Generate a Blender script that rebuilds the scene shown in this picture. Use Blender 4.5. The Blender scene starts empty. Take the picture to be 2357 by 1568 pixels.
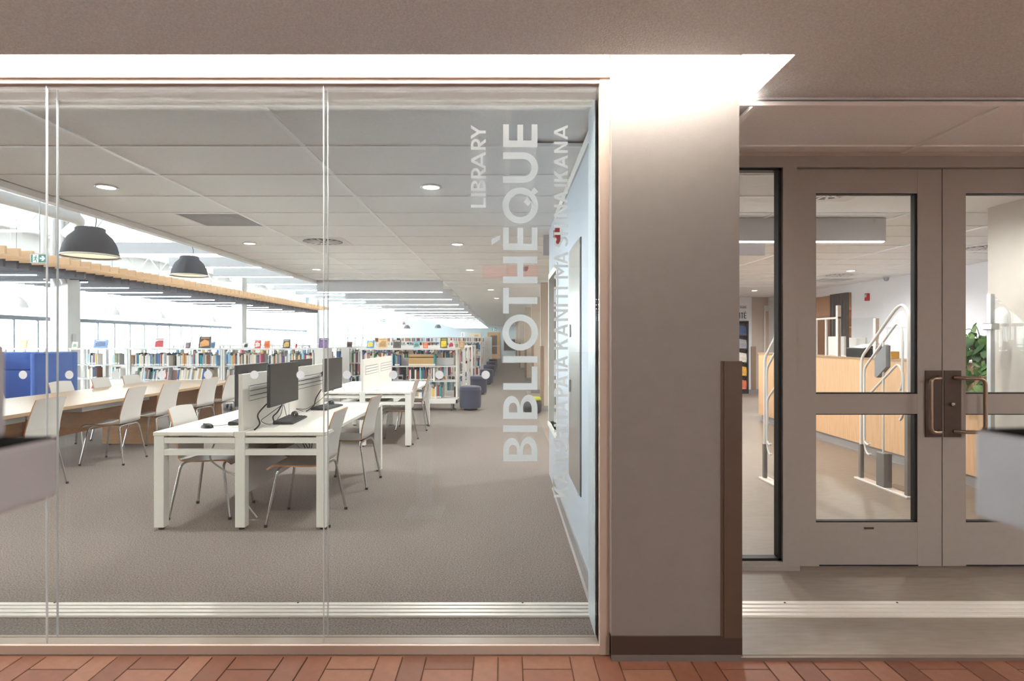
import bpy, bmesh, math, random
from mathutils import Vector, Matrix
R = random.Random(7)
sc = bpy.context.scene
C = sc.collection

# ------------------------------------------------------------------ camera, world, exposure
F, VX, VY, H = 1352.0, 1160.0, 784.0, 1.41          # focal length in px, vanishing point, eye height
cam = bpy.data.cameras.new('camera'); camo = bpy.data.objects.new('camera', cam); C.objects.link(camo)
camo.location = (0, 0, H); camo.rotation_euler = (math.pi/2, 0, 0)
cam.sensor_width = 36; cam.lens = 36*F/2357; cam.shift_x = (2357/2-VX)/2357
cam.clip_start = .05; cam.clip_end = 200
cam.dof.use_dof = True; cam.dof.focus_distance = 5.2; cam.dof.aperture_fstop = cam.lens/1000/.0070
sc.camera = camo
w = bpy.data.worlds.new('sky'); sc.world = w; w.use_nodes = True
bg = w.node_tree.nodes['Background']; bg.inputs[0].default_value = (.90, .96, 1, 1); bg.inputs[1].default_value = 14
vs = sc.view_settings; vs.view_transform = 'Standard'; vs.look = 'None'; vs.exposure = 0.6; vs.gamma = 1
vs.use_curve_mapping = False
cy = sc.cycles; cy.max_bounces = 6; cy.diffuse_bounces = 4; cy.glossy_bounces = 3; cy.transmission_bounces = 2; cy.transparent_max_bounces = 12
cy.caustics_reflective = False; cy.caustics_refractive = False; cy.use_light_tree = False; cy.use_adaptive_sampling = True; cy.adaptive_threshold = .05
LED_LIB, LED_COVE, DOWN_W, COVE_W, CORR_FILL_W = 19.0, 14.0, 84.0, 10.0, 78.0
WARM = (1.0, .92, .85)

# ------------------------------------------------------------------ helpers
def lin(c):
    return tuple(((v/255)/12.92 if v <= 10 else (((v/255)+.055)/1.055)**2.4) for v in c)
MATS = {}
def mat(name, col=(200, 200, 200), rough=.6, metal=0, noise=0, nscale=60, bump=0, bscale=200, emit=None, es=1, stretch=None, col2=None, spec=.5, sheen=0):
    if name in MATS: return MATS[name]
    m = bpy.data.materials.new(name); m.use_nodes = True; MATS[name] = m
    nt = m.node_tree; b = nt.nodes['Principled BSDF']
    c = lin(col)+(1,)
    b.inputs['Base Color'].default_value = c; b.inputs['Roughness'].default_value = rough
    b.inputs['Metallic'].default_value = metal; b.inputs['Specular IOR Level'].default_value = spec
    if sheen: b.inputs['Sheen Weight'].default_value = sheen
    if emit is not None:
        b.inputs['Emission Color'].default_value = tuple(emit)+(1,); b.inputs['Emission Strength'].default_value = es
    if noise or bump:
        tc = nt.nodes.new('ShaderNodeTexCoord'); mp = nt.nodes.new('ShaderNodeMapping')
        nt.links.new(tc.outputs['Object'], mp.inputs[0])
        if stretch: mp.inputs['Scale'].default_value = stretch
    if noise:
        n = nt.nodes.new('ShaderNodeTexNoise'); n.inputs['Scale'].default_value = nscale; n.inputs['Detail'].default_value = 5
        nt.links.new(mp.outputs[0], n.inputs['Vector'])
        r = nt.nodes.new('ShaderNodeValToRGB')
        c2 = lin(col2) if col2 else tuple(v*(1-noise) for v in c[:3])
        c1 = c[:3] if col2 else tuple(min(1, v*(1+noise)) for v in c[:3])
        r.color_ramp.elements[0].position = .3; r.color_ramp.elements[1].position = .7
        r.color_ramp.elements[0].color = tuple(c2)+(1,); r.color_ramp.elements[1].color = tuple(c1)+(1,)
        nt.links.new(n.outputs['Fac'], r.inputs[0]); nt.links.new(r.outputs[0], b.inputs['Base Color'])
    if bump:
        n2 = nt.nodes.new('ShaderNodeTexNoise'); n2.inputs['Scale'].default_value = bscale; n2.inputs['Detail'].default_value = 3
        nt.links.new(mp.outputs[0], n2.inputs['Vector'])
        bp = nt.nodes.new('ShaderNodeBump'); bp.inputs['Strength'].default_value = bump; bp.inputs['Distance'].default_value = .01
        nt.links.new(n2.outputs['Fac'], bp.inputs['Height']); nt.links.new(bp.outputs[0], b.inputs['Normal'])
    return m
def glass(name, tint=(.97, .985, .98), refl=1.0, graze=.9):
    m = bpy.data.materials.new(name); m.use_nodes = True; MATS[name] = m
    nt = m.node_tree; nt.nodes.remove(nt.nodes['Principled BSDF']); out = nt.nodes['Material Output']
    tr = nt.nodes.new('ShaderNodeBsdfTransparent'); tr.inputs[0].default_value = tuple(tint)+(1,)
    gl = nt.nodes.new('ShaderNodeBsdfGlossy'); gl.inputs['Roughness'].default_value = .01
    lw = nt.nodes.new('ShaderNodeLayerWeight'); lw.inputs[0].default_value = .5      # facing = 1 - |cos|
    fr = nt.nodes.new('ShaderNodeMath'); fr.operation = 'POWER'; fr.inputs[1].default_value = 5
    nt.links.new(lw.outputs['Facing'], fr.inputs[0])
    mu = nt.nodes.new('ShaderNodeMath'); mu.operation = 'MULTIPLY_ADD'; mu.inputs[1].default_value = graze; mu.inputs[2].default_value = .035*refl
    mx = nt.nodes.new('ShaderNodeMixShader')
    nt.links.new(fr.outputs[0], mu.inputs[0]); nt.links.new(mu.outputs[0], mx.inputs[0])
    nt.links.new(tr.outputs[0], mx.inputs[1]); nt.links.new(gl.outputs[0], mx.inputs[2]); nt.links.new(mx.outputs[0], out.inputs[0])
    return m

class MB:
    """collects shapes into one mesh"""
    def __init__(s): s.v = []; s.f = []; s.m = []; s.sm = []
    def add(s, vs, fs, mi=0, smooth=False):
        o = len(s.v); s.v += [tuple(p) for p in vs]
        for f in fs: s.f.append(tuple(i+o for i in f)); s.m.append(mi); s.sm.append(smooth)
        return s
    def box(s, x0, x1, y0, y1, z0, z1, mi=0):
        return s.add([(x0,y0,z0),(x1,y0,z0),(x1,y1,z0),(x0,y1,z0),(x0,y0,z1),(x1,y0,z1),(x1,y1,z1),(x0,y1,z1)],
              [(0,3,2,1),(4,5,6,7),(0,1,5,4),(1,2,6,5),(2,3,7,6),(3,0,4,7)], mi)
    def rbox(s, x0, x1, y0, y1, z0, z1, r=.004, mi=0, seg=2):
        bm = bmesh.new(); bmesh.ops.create_cube(bm, size=1)
        for v in bm.verts: v.co = Vector(((x0+x1)/2+v.co.x*(x1-x0), (y0+y1)/2+v.co.y*(y1-y0), (z0+z1)/2+v.co.z*(z1-z0)))
        bmesh.ops.bevel(bm, geom=bm.edges[:], offset=r, segments=seg, affect='EDGES', profile=.5)
        bm.verts.index_update()
        s.add([v.co[:] for v in bm.verts], [[v.index for v in f.verts] for f in bm.faces], mi, seg > 1 and r > .01); bm.free(); return s
    def prism(s, poly, fn, d0, d1, mi=0):
        """extrude a 2D polygon; fn(a, b, d) -> xyz"""
        n = len(poly); vs = [fn(a, b, d0) for a, b in poly]+[fn(a, b, d1) for a, b in poly]
        fs = [tuple(range(n)), tuple(range(2*n-1, n-1, -1))]+[(i, i+n, (i+1) % n+n, (i+1) % n) for i in range(n)]
        return s.add(vs, fs, mi)
    def tube(s, path, r, n=8, mi=0, closed=False, cap=True):
        P = [Vector(p) for p in path]; L = len(P); rings = []; up = None; vs = []
        for i in range(L):
            a = P[i-1] if (i or closed) else P[i]; b = P[(i+1) % L] if (i < L-1 or closed) else P[i]
            t = (b-a).normalized()
            if up is None:
                up = Vector((0, 0, 1)) if abs(t.z) < .9 else Vector((1, 0, 0))
            sd = t.cross(up)
            if sd.length < 1e-5: sd = t.orthogonal()
            sd.normalize(); up = sd.cross(t).normalized()
            rr = r[i] if isinstance(r, (list, tuple)) else r
            vs += [P[i]+sd*math.cos(2*math.pi*k/n)*rr+up*math.sin(2*math.pi*k/n)*rr for k in range(n)]
        fs = []
        for i in range(L if closed else L-1):
            j = (i+1) % L
            fs += [(i*n+k, i*n+(k+1) % n, j*n+(k+1) % n, j*n+k) for k in range(n)]
        s.add(vs, fs, mi, True)
        if cap and not closed:
            s.add(vs[:n], [tuple(range(n-1, -1, -1))], mi); s.add(vs[-n:], [tuple(range(n))], mi)
        return s
    def lathe(s, prof, c=(0, 0, 0), n=28, mi=0, smooth=True, cap=True):
        vs = []; fs = []
        for r, z in prof: vs += [(c[0]+r*math.cos(2*math.pi*k/n), c[1]+r*math.sin(2*math.pi*k/n), c[2]+z) for k in range(n)]
        for i in range(len(prof)-1): fs += [(i*n+k, i*n+(k+1) % n, (i+1)*n+(k+1) % n, (i+1)*n+k) for k in range(n)]
        s.add(vs, fs, mi, smooth)
        for i, o in ((0, 1), (len(prof)-1, 0)):
            if cap and prof[i][0] > 1e-4:
                ring = vs[i*n:(i+1)*n]; s.add(ring, [tuple(range(n-1, -1, -1)) if o else tuple(range(n))], mi)
        return s
    def grid(s, rows, mi=0, smooth=True):
        n = len(rows[0]); vs = [p for r_ in rows for p in r_]
        return s.add(vs, [(i*n+j, i*n+j+1, (i+1)*n+j+1, (i+1)*n+j) for i in range(len(rows)-1) for j in range(n-1)], mi, smooth)
    def mesh(s, name, mats):
        me = bpy.data.meshes.new(name); me.from_pydata(s.v, [], s.f)
        for m in (mats if isinstance(mats, (list, tuple)) else [mats]): me.materials.append(m)
        me.polygons.foreach_set('material_index', s.m); me.polygons.foreach_set('use_smooth', s.sm)
        me.update(); return me
    def build(s, name, mats, parent=None, loc=None, **kw):
        return obj(name, s.mesh(name, mats), parent, loc, **kw)
def obj(name, me, parent=None, loc=None, label=None, cat=None, group=None, kind=None):
    o = bpy.data.objects.new(name, me); C.objects.link(o)
    if parent: o.parent = parent
    if loc is not None: o.location = loc
    return tag(o, label, cat, group, kind)
def tag(o, label=None, cat=None, group=None, kind=None):
    if label: o['label'] = label
    if cat: o['category'] = cat
    if group: o['group'] = group
    if kind: o['kind'] = kind
    return o
def thing(name, label, cat, loc=(0, 0, 0), rz=0, group=None):
    o = bpy.data.objects.new(name, None); C.objects.link(o); o.location = loc; o.rotation_euler = (0, 0, rz)
    return tag(o, label, cat, group)
def copy_tree(o, parent=None):
    c = o.copy(); C.objects.link(c); c.parent = parent
    for ch in list(o.children): copy_tree(ch, c)
    return c
def dup(o, loc, rz=None, label=None, group=None):
    c = copy_tree(o); c.location = loc
    if rz is not None: c.rotation_euler = (0, 0, rz)
    return tag(c, label, None, group)
def WX(px, Y): return (px-VX)*Y/F
def WZ(py, Y): return H-(py-VY)*Y/F
def smoothpath(pts, k=6, closed=False):
    P = [Vector(p) for p in pts]; n = len(P); out = []
    for i in range(n if closed else n-1):
        g = (lambda j: P[j % n]) if closed else (lambda j: P[max(0, min(n-1, j))])
        p0, p1, p2, p3 = g(i-1), g(i), g(i+1), g(i+2)
        for j in range(k):
            t = j/k
            out.append(.5*((2*p1)+(p2-p0)*t+(2*p0-5*p1+4*p2-p3)*t*t+(3*p1-p0-3*p2+p3)*t**3))
    if not closed: out.append(P[-1])
    return out
def roundpath(pts, r=.03, k=5, closed=False):
    P = [Vector(p) for p in pts]; n = len(P); out = []
    for i in range(n):
        if not closed and i in (0, n-1): out.append(P[i]); continue
        a, b, c = P[i-1], P[i], P[(i+1) % n]
        d1 = (a-b); d2 = (c-b); rr = min(r, d1.length*.45, d2.length*.45)
        s, e = b+d1.normalized()*rr, b+d2.normalized()*rr
        for j in range(k+1):
            t = j/k; out.append(s*(1-t)**2+b*2*t*(1-t)+e*t*t)
    return out
def area(name, loc, rot, sx, sy, watts, col, parent=None):
    l = bpy.data.lights.new(name, 'AREA'); l.shape = 'RECTANGLE'; l.size = sx; l.size_y = sy; l.energy = watts; l.color = col
    o = bpy.data.objects.new(name, l); C.objects.link(o); o.location = loc; o.rotation_euler = rot
    if parent: o.parent = parent
    return o

# ------------------------------------------------------------------ materials
CARPET = mat('carpet', (138, 128, 122), .95, noise=.5, nscale=115, bump=.5, bscale=300, spec=.1)
VINYL = mat('vinyl_floor', (140, 128, 117), .45, noise=.10, nscale=7, stretch=(1.2, 5, 1), bump=.03, bscale=150)
STUCCO = mat('stucco_ceiling', (234, 236, 236), .9, noise=.11, nscale=130, bump=1.0, bscale=150, spec=.2)
PLASTER = mat('white_plaster', (224, 216, 208), .75, noise=.02, nscale=12, bump=.05, bscale=260)
COLPAINT = mat('column_paint', (138, 132, 127), .55, noise=.03, nscale=14, bump=.12, bscale=300)
WALLW = mat('lavender_wall', (240, 240, 246), .6, noise=.015, nscale=10)
WALLBLUE = mat('pale_blue_wall', (205, 216, 222), .6, noise=.015, nscale=10)
BEIGEW = mat('beige_wall', (206, 190, 176), .6, noise=.03, nscale=10)
TILE = mat('ceiling_tile', (250, 250, 251), .9, noise=.05, nscale=90, bump=.12, bscale=380, spec=.1)
TBAR = mat('grid_white', (255, 255, 255), .3)
WHITE = mat('white_paint', (232, 230, 228), .5, noise=.015, nscale=8)
TAUPE = mat('taupe_metal', (164, 157, 149), .42, noise=.02, nscale=20, spec=.4)
ALU = mat('aluminium', (236, 230, 222), .4, metal=.3, noise=.03, nscale=30, stretch=(1, 30, 1))
STEEL = mat('brushed_steel', (190, 192, 190), .28, metal=.9, noise=.06, nscale=30, stretch=(1, 40, 1))
CHROME = mat('chrome', (205, 205, 205), .14, metal=1)
BRONZE = mat('bronze_plate', (84, 74, 66), .4, metal=.6, noise=.05, nscale=40)
BRONZE2 = mat('bronze_bar', (158, 138, 120), .3, metal=.9)
BLACK = mat('black_plastic', (26, 25, 26), .45, noise=.05, nscale=50)
GASKET = mat('black_gasket', (16, 15, 15), .5)
SCREEN = mat('dark_screen', (30, 30, 32), .35, noise=.04, nscale=30)
GUARD = mat('brown_guard', (90, 72, 58), .5, noise=.05, nscale=18)
BASEB = mat('dark_cove_base', (70, 56, 48), .5, noise=.04, nscale=20)
GREYBASE = mat('grey_cove_base', (150, 146, 146), .5)
LAMIN = mat('white_laminate', (242, 236, 228), .45, noise=.015, nscale=14)
LAMEDGE = mat('laminate_edge', (196, 182, 166), .5)
POWDER = mat('white_powder_coat', (240, 237, 232), .42)
SHELL = mat('chair_laminate', (224, 219, 215), .4, noise=.02, nscale=10)
PLYEDGE = mat('plywood_edge', (188, 134, 92), .6, noise=.2, nscale=40, stretch=(1, 1, 14))
MAPLE = mat('maple_top', (176, 146, 114), .4, noise=.09, nscale=5, stretch=(14, 1, 3))
MAPLED = mat('maple_panel', (190, 146, 108), .5, noise=.10, nscale=5, stretch=(3, 3, 18))
DESKWOOD = mat('circulation_maple', (222, 180, 140), .45, noise=.10, nscale=4, stretch=(1, 9, .8))
NAVY = mat('navy_fabric', (58, 63, 90), .9, noise=.14, nscale=140, bump=.2, bscale=400, sheen=.3)
BLUE = mat('blue_fabric', (70, 106, 186), .85, noise=.10, nscale=120, bump=.15, bscale=350, sheen=.3)
FELT = mat('charcoal_felt', (98, 98, 103), .95, noise=.12, nscale=120, bump=.2, bscale=300)
LAMPIN = mat('lamp_inside', (245, 236, 222), .6)
SHELFW = mat('shelf_white', (226, 222, 218), .45, noise=.01, nscale=10)
SHELFG = mat('shelf_grey', (206, 204, 204), .5)
WOODB = mat('baffle_wood', (244, 204, 162), .6, noise=.08, nscale=4, stretch=(2, 1, 12))
DARKB = mat('baffle_dark', (96, 95, 102), .85, noise=.06, nscale=30)
PAPER = mat('book_paper', (236, 228, 214), .8, noise=.06, nscale=60, stretch=(30, 1, 1))
VINYLW = mat('frosted_vinyl', (170, 168, 166), .7)
nt = VINYLW.node_tree
_b = nt.nodes['Principled BSDF']; _t = nt.nodes.new('ShaderNodeBsdfTranslucent'); _t.inputs[0].default_value = (.88, .87, .86, 1)
_x = nt.nodes.new('ShaderNodeMixShader'); _x.inputs[0].default_value = .82
nt.links.new(_b.outputs[0], _x.inputs[1]); nt.links.new(_t.outputs[0], _x.inputs[2]); nt.links.new(_x.outputs[0], nt.nodes['Material Output'].inputs[0])
LEDM = mat('led_diffuser', (255, 255, 255), .5, emit=(1, 1, 1), es=LED_LIB)
LEDW = mat('downlight_lens', (255, 255, 255), .5, emit=(1, .94, .84), es=16)
COVEM = mat('cove_led', (255, 255, 255), .5, emit=WARM, es=LED_COVE)
CORR_FILL_M = mat('corridor_fill_lens', (255, 255, 255), .5, emit=(1, .86, .74), es=2.0)
GLASS = glass('clear_glass')
GLASSD = glass('door_glass', (.96, .965, .95))
GLASSO = glass('olive_glass', (.62, .62, .54), 1.5)
ACRYL = glass('acrylic', (.95, .96, .96), .5, .2)
GREEN = mat('leaf_green', (84, 132, 66), .45, noise=.2, nscale=25)
RED = mat('alarm_red', (190, 40, 44), .4)
TILES_Q = [mat('quarry_%s' % n, c, .55, noise=.10, nscale=22, bump=.06, bscale=160) for n, c in
           (('a', (126, 82, 60)), ('b', (116, 72, 52)), ('c', (130, 88, 66)), ('d', (108, 66, 46)))]
CORW = mat('corridor_wall', (232, 232, 230), .7, noise=.02, nscale=8)
WHI = mat('open_ceiling_white', (222, 221, 221), .6, noise=.03, nscale=6)
GROUT = mat('grout', (120, 88, 66), .9)

# ------------------------------------------------------------------ the setting: floors
def structure(o, kind='structure'): return tag(o, kind=kind)
structure(MB().box(-15.8, .62, 2.70, 46.4, -.12, 0).box(.62, 1.6, 6.0, 46.4, -.12, -.001).build('floor', CARPET))
structure(MB().box(.62, 9.4, 2.634, 16.4, -.12, .0008).build('floor', VINYL))
structure(MB().box(1.056, 7.3, 2.612, 2.634, -.03, -.001).build('trim_1', mat('vinyl_nosing', (120, 106, 94), .5)))
ft = structure(MB().box(-7.5, 7.5, -4.2, 2.68, -.12, -.024).build('floor', GROUT))
cell = .2145; tw = cell/2-.005; tl = cell-.005
qm = [[MB().rbox(0, (tl if hz else tw), 0, (tw if hz else tl), -.012, 0, .0015, seg=1).mesh('tile', m) for m in TILES_Q] for hz in (0, 1)]
for i in range(-16, 17):
    for j in range(3):
        x0 = .510+i*cell; y0 = 2.655-(j+1)*cell; hz = (i+j) % 2 == 0
        for k in range(2):
            me = qm[hz][R.randrange(4)]
            obj('tile', me, ft, (x0+.0025+(0 if hz else k*cell/2), y0+.0025+(k*cell/2 if hz else 0), -.0165+R.uniform(-.0006, .0006)))
BR = mat('quarry_far', (138, 100, 82), .5, noise=.1, nscale=20)
structure(MB().box(-7.5, 7.5, -4.2, 2.655-3*cell, -.026, -.0175).build('floor', BR))
# extruded aluminium joint cover strips
def joint(x0, x1, y0, y1):
    m = MB().box(x0, x1, y0, y1, .0005, .004); n = 4; wd = (y1-y0)/n
    for k in range(n): m.rbox(x0, x1, y0+k*wd+.006, y0+(k+1)*wd-.006, .003, .009, .0018, seg=1)
    return structure(m.build('trim_2', ALU))
jl = joint(-7, .472, 2.985, 3.150); jr = joint(1.058, 4.24, 2.985, 3.165)
for x in (-3.8, -2.4, -1.1, .1, 1.5, 2.1, 3.0):
    MB().lathe([(0, .0), (.006, .0), (.004, .003), (0, .003)], (x, 3.137, .009), 10).build('screw', BASEB, jl if x < .5 else jr)

# ------------------------------------------------------------------ ceilings
CZ = 2.57
lc = structure(MB().box(-3.62, 1.62, 12.5, 46.4, CZ+.004, CZ+.05).box(1.62, 9.4, 12.5, 16.4, CZ+.004, CZ+.05).build('ceiling', None))
cm = mat('tile_grid_far', (222, 212, 204), .9); lc.data.materials[0] = cm
nt = cm.node_tree; bt = nt.nodes.new('ShaderNodeTexBrick'); tc = nt.nodes.new('ShaderNodeTexCoord'); mp = nt.nodes.new('ShaderNodeMapping')
mp.inputs['Location'].default_value = (-.025, -3.5-.61*15, 0)
nt.links.new(tc.outputs['Object'], mp.inputs[0]); nt.links.new(mp.outputs[0], bt.inputs['Vector'])
bt.offset = 0; bt.squash = 1; bt.inputs['Scale'].default_value = 1; bt.inputs['Brick Width'].default_value = 1.22; bt.inputs['Row Height'].default_value = .61
bt.inputs['Mortar Size'].default_value = .012
for k, c in (('Color1', (240, 238, 236)), ('Color2', (237, 235, 233)), ('Mortar', (218, 214, 210))): bt.inputs[k].default_value = lin(c)+(1,)
nt.links.new(bt.outputs[0], nt.nodes['Principled BSDF'].inputs['Base Color'])
lcn = structure(MB().box(-3.62, 9.4, 2.9, 12.5, CZ+.03, CZ+.05).build('ceiling', TILE))
tme = MB().rbox(-.6085, .6085, -.3035, .3035, .0025, .02, .003, seg=1).mesh('tile', TILE)
holes = []
XG = [.025+1.22*k for k in range(-3, 8)]; YG = [3.5-.61+.61*n for n in range(0, 17)]
for k in range(len(XG)-1):
    for n in range(len(YG)-1):
        xc, yc = XG[k]+.61, YG[n]+.305
        if XG[k] > 7.0 or (.5 < XG[k] < 1.0 and yc < 6.3 and False): continue
        if XG[k] >= 0 and XG[k] < 1.0 and yc < 3.7: continue
        obj('ceiling_tile', tme, lcn, (xc, yc, CZ))
bx_ = MB().box(-.015, .015, 0, 9.75, -.005, .012).mesh('grid_bar', TBAR); by_ = MB().box(0, 10.9, -.0085, .0085, -.006, .011).mesh('grid_bar', TBAR)
for x in XG: obj('grid_bar', bx_, lcn, (x, 2.9, CZ))
for y in YG: obj('grid_bar', by_, lcn, (-3.62, y, CZ))
# edge of the soffit and the open white ceiling above the reading area
structure(MB().box(-3.70, -3.62, 2.9, 46.4, 2.52, 2.95).build('trim_3', WHITE))
structure(MB().box(-15.8, -3.62, 2.7, 46.4, 4.90, 5.0).build('ceiling', WHI))
structure(MB().box(-3.70, -3.62, 2.7, 46.4, 2.95, 4.95).box(-15.8, -3.62, 2.6, 2.72, 2.55, 4.95).build('wall_soffit', WHITE))
# corridor ceiling with light slot
RC = 2.61
structure(MB().box(-7.5, 7.5, -4.2, 2.465, RC, RC+.06).box(1.222, 7.5, 2.465, 3.124, RC, RC+.06).box(1.222, 7.5, 3.124, 3.129, RC+.006, RC+.06).box(1.222, 7.5, 3.129, 3.74, RC, RC+.06).build('ceiling', STUCCO))
structure(MB().box(-7.5, 7.5, 2.2, 2.36, RC+.06, 3.0).box(-7.5, 1.40, 2.2, 3.8, 2.95, 3.0).box(1.33, 1.40, 2.3, 3.8, RC+.06, 2.95)
          .box(-7.5, .48, 2.665, 2.70, 2.600, 2.95).box(1.06, 1.4, 3.66, 3.74, 2.6, 2.95).build('wall_cove', PLASTER))
structure(MB().box(-7.5, .478, 2.652, 2.668, 2.600, 2.625).build('trim_4', mat('cove_trim', (214, 186, 164), .5)))
def cove(x0, x1, y0, y1, label):
    t = thing('cove_light', label, 'light strip', ((x0+x1)/2, (y0+y1)/2, 2.715), 0, 'cove light strips')
    a, b = (x1-x0)/2, (y1-y0)/2
    MB().box(-a, a, -b, b, .0, .05).build('housing', WHITE, t); MB().box(-a, a, -b+.01, b-.01, -.012, .0).build('diffuser', COVEM, t)
    area('cove_lamp', (0, 0, -.02), (0, 0, 0), 2*a, 2*b-.02, COVE_W*(x1-x0 if x1-x0 > y1-y0 else y1-y0), WARM, t)
cove(-7.4, 1.0, 2.44, 2.54, 'long warm light strip in the ceiling slot above the glass wall')
cove(1.09, 1.20, 2.50, 3.60, 'short warm light strip in the ceiling slot right of the column')

# ------------------------------------------------------------------ walls
structure(MB().box(-7.6, 7.6, -4.3, -4.2, -.1, 2.7).build('wall_back', CORW))
structure(MB().box(-7.6, -7.5, -4.2, 2.7, -.1, 3.0).build('wall_corridor_left', CORW))
structure(MB().box(7.5, 7.6, -4.2, 3.7, -.1, 3.0).build('wall_corridor_right', CORW))
# library right wall with glazed opening
wr = MB().box(.477, .60, 2.80, 5.20, 0, 2.58).box(.477, .60, 6.14, 6.20, 0, 2.58).box(.477, .60, 5.20, 6.14, 0, .57).box(.477, .60, 5.20, 6.14, 2.06, 2.58)
structure(wr.build('wall_right', mat('blue_grey_wall', (186, 194, 206), .6, noise=.015, nscale=10)))
structure(MB().box(.466, .477, 2.80, 5.6, 0, .10).prism([(0, 0), (.012, 0), (0, .012)], lambda a, b, d: (.466-a, d, b), 2.80, 5.6).build('baseboard_right', GREYBASE))
structure(MB().box(.465, .477, 2.80, 5.3, 2.50, 2.57).build('trim_5', WHITE))
w3 = thing('window_3', 'olive tinted interior window in the library right wall', 'window', (.477, 5.2, .57)); tag(w3, kind='structure')
MB().box(-.012, .13, -.02, .04, 0, 1.49).box(-.012, .13, .90, .96, 0, 1.49).box(-.012, .13, -.02, .96, 1.47, 1.53).box(-.02, .13, -.02, .96, -.04, 0).build('frame', WHITE, w3)
MB().box(.05, .058, .04, .90, 0, 1.47).build('pane', GLASSO, w3)
# far wall with openings, and the window wall on the left
fw = MB()
for x0, x1, z0, z1 in ((-9.9, 1.62, 0, 2.7), (-9.9, -3.6, 2.7, 4.95), (-15.8, -13.4, 0, 4.95), (-13.4, -9.9, 0, .7), (-13.4, -9.9, 2.45, 4.95)): fw.box(x0, x1, 46, 46.2, z0, z1)
structure(fw.build('wall_far', WALLBLUE))
structure(MB().box(-15.8, -15.5, 2.7, 46.2, 0, .45).box(-15.8, -15.5, 2.7, 46.2, 4.2, 4.95).build('wall_left', WHITE))
structure(MB().box(-15.8, -15.5, 2.3, 2.9, 0, 4.95).box(-15.8, -7.5, 2.6, 2.72, -.1, 2.6).build('wall_left', WHITE))
wl = thing('window_4', 'overexposed window wall with thin mullions along the left side', 'window', (-15.5, 2.9, .45)); tag(wl, kind='structure')
MF = mat('window_frame', (110, 116, 126), .5)
for z in (1.69, 3.72): MB().box(-.05, .05, 0, 43.1, z-.07, z+.07).build('transom', MF, wl)
mu_ = MB().box(-.03, .03, -.03, .03, 0, 1.69).mesh('mullion', MF)
for k in range(46): obj('mullion', mu_, wl, (0, .3+.96*k, 0))
MB().box(-.05, -.044, 0, 43.1, 0, 3.75).build('pane', GLASS, wl)
w5 = thing('window_5', 'bright window beside the far blue wall', 'window', (-13.4, 46, .7)); tag(w5, kind='structure')
for x in (0, 1.15, 1.75, 2.35, 3.5): MB().box(x-.04, x+.04, .02, .12, 0, 1.75).build('mullion', MF, w5)
for z in (0, .9, 1.75): MB().box(0, 3.5, .02, .12, z-.03, z+.03).build('transom', MF, w5)
# right side of the library: fins with corner guards
structure(MB().box(1.5, 1.62, 16.2, 46.2, 0, 2.6).box(1.5, 1.62, 12.0, 16.2, 0, 2.6).build('wall_right', BEIGEW))
for i, y in enumerate((11.8, 15.7, 20.7, 28.5, 36.5)):
    t = thing('wall_fin', 'beige wall fin with brown corner guard, %s one along the right aisle' % ('nearest', 'second', 'third', 'fourth', 'farthest')[i], 'pillar', (.74, y, 0), 0, 'wall fins along the aisle')
    MB().box(0, .76, 0, .24, 0, CZ+.02).build('shaft', BEIGEW, t)
    MB().box(-.010, .06, -.010, .10, .1, 1.30).build('corner_guard', mat('fin_guard', (150, 124, 104), .5), t)
    MB().box(-.011, .76, -.011, .25, 0, .10).build('cove_base', GREYBASE, t)
    MB().box(-.012, .0, -.006, .02, 1.30, CZ).build('edge_trim', WHITE, t)
# entrance hall shell
structure(MB().box(7.1, 7.22, 3.7, 12.0, 0, 2.6).box(7.1, 7.22, 12.0, 13.6, 2.40, 2.6).box(7.1, 7.22, 13.6, 16.2, 0, 2.6).build('wall_hall_right', WALLW))
structure(MB().box(8.9, 9.0, 11, 15, 0, 2.6).box(7.22, 9.0, 14.6, 14.7, 0, 2.6).box(7.22, 9, 11.0, 11.1, 0, 2.6).build('wall_side_room', mat('side_room_wall', (206, 178, 154), .6)))
hw = structure(MB().box(1.62, 5.9, 16.2, 16.3, 0, 2.6).box(5.9, 9.4, 15.8, 15.9, 0, 2.6).build('wall_hall_far', BEIGEW))
structure(MB().box(5.2, 6.62, 15.70, 15.8, 0, 2.57).build('wall_sign_panel', WALLW))
structure(MB().box(4.25, 4.37, 3.74, 5.16, 0, 2.58).build('wall_hall_near', PLASTER))
structure(MB().box(5.2, 7.1, 15.68, 15.70, 0, .1).box(6.62, 7.1, 15.78, 15.8, 0, .1).build('baseboard_hall', GREYBASE))
MB().box(6.60, 6.72, 15.66, 15.79, .1, 1.25).build('corner_guard', mat('fin_guard'), hw)
t = thing('service_door', 'pale narrow door in the far hall wall behind the service desk', 'door', (6.98, 15.78, 0))
MB().box(0, .12, -.02, .0, 0, 2.35).build('frame', WHITE, t); MB().box(.04, .5, -.022, -.005, 0, 2.2).build('leaf', mat('pale_door', (200, 180, 162), .5), t)

# ------------------------------------------------------------------ column with guard and cove base
t = thing('column', 'beige square column between glass wall and entrance doors', 'column', (.479, 2.632, -.017))
MB().rbox(0, .577, 0, 1.12, 0, 2.97, .003, seg=1).build('shaft', COLPAINT, t)
MB().box(.492, .505, -.006, 0, .10, 1.335).box(.505, .583, -.014, .10, .10, 1.335).build('corner_guard', GUARD, t)
cb = MB().box(0, .586, -.008, 1.0, 0, .105)
cb.prism([(-.008, .0), (-.024, .0), (-.018, .008), (-.008, .022)], lambda a, b, d: (d, a, b), 0, .586)
cb.build('cove_base', BASEB, t)

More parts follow.
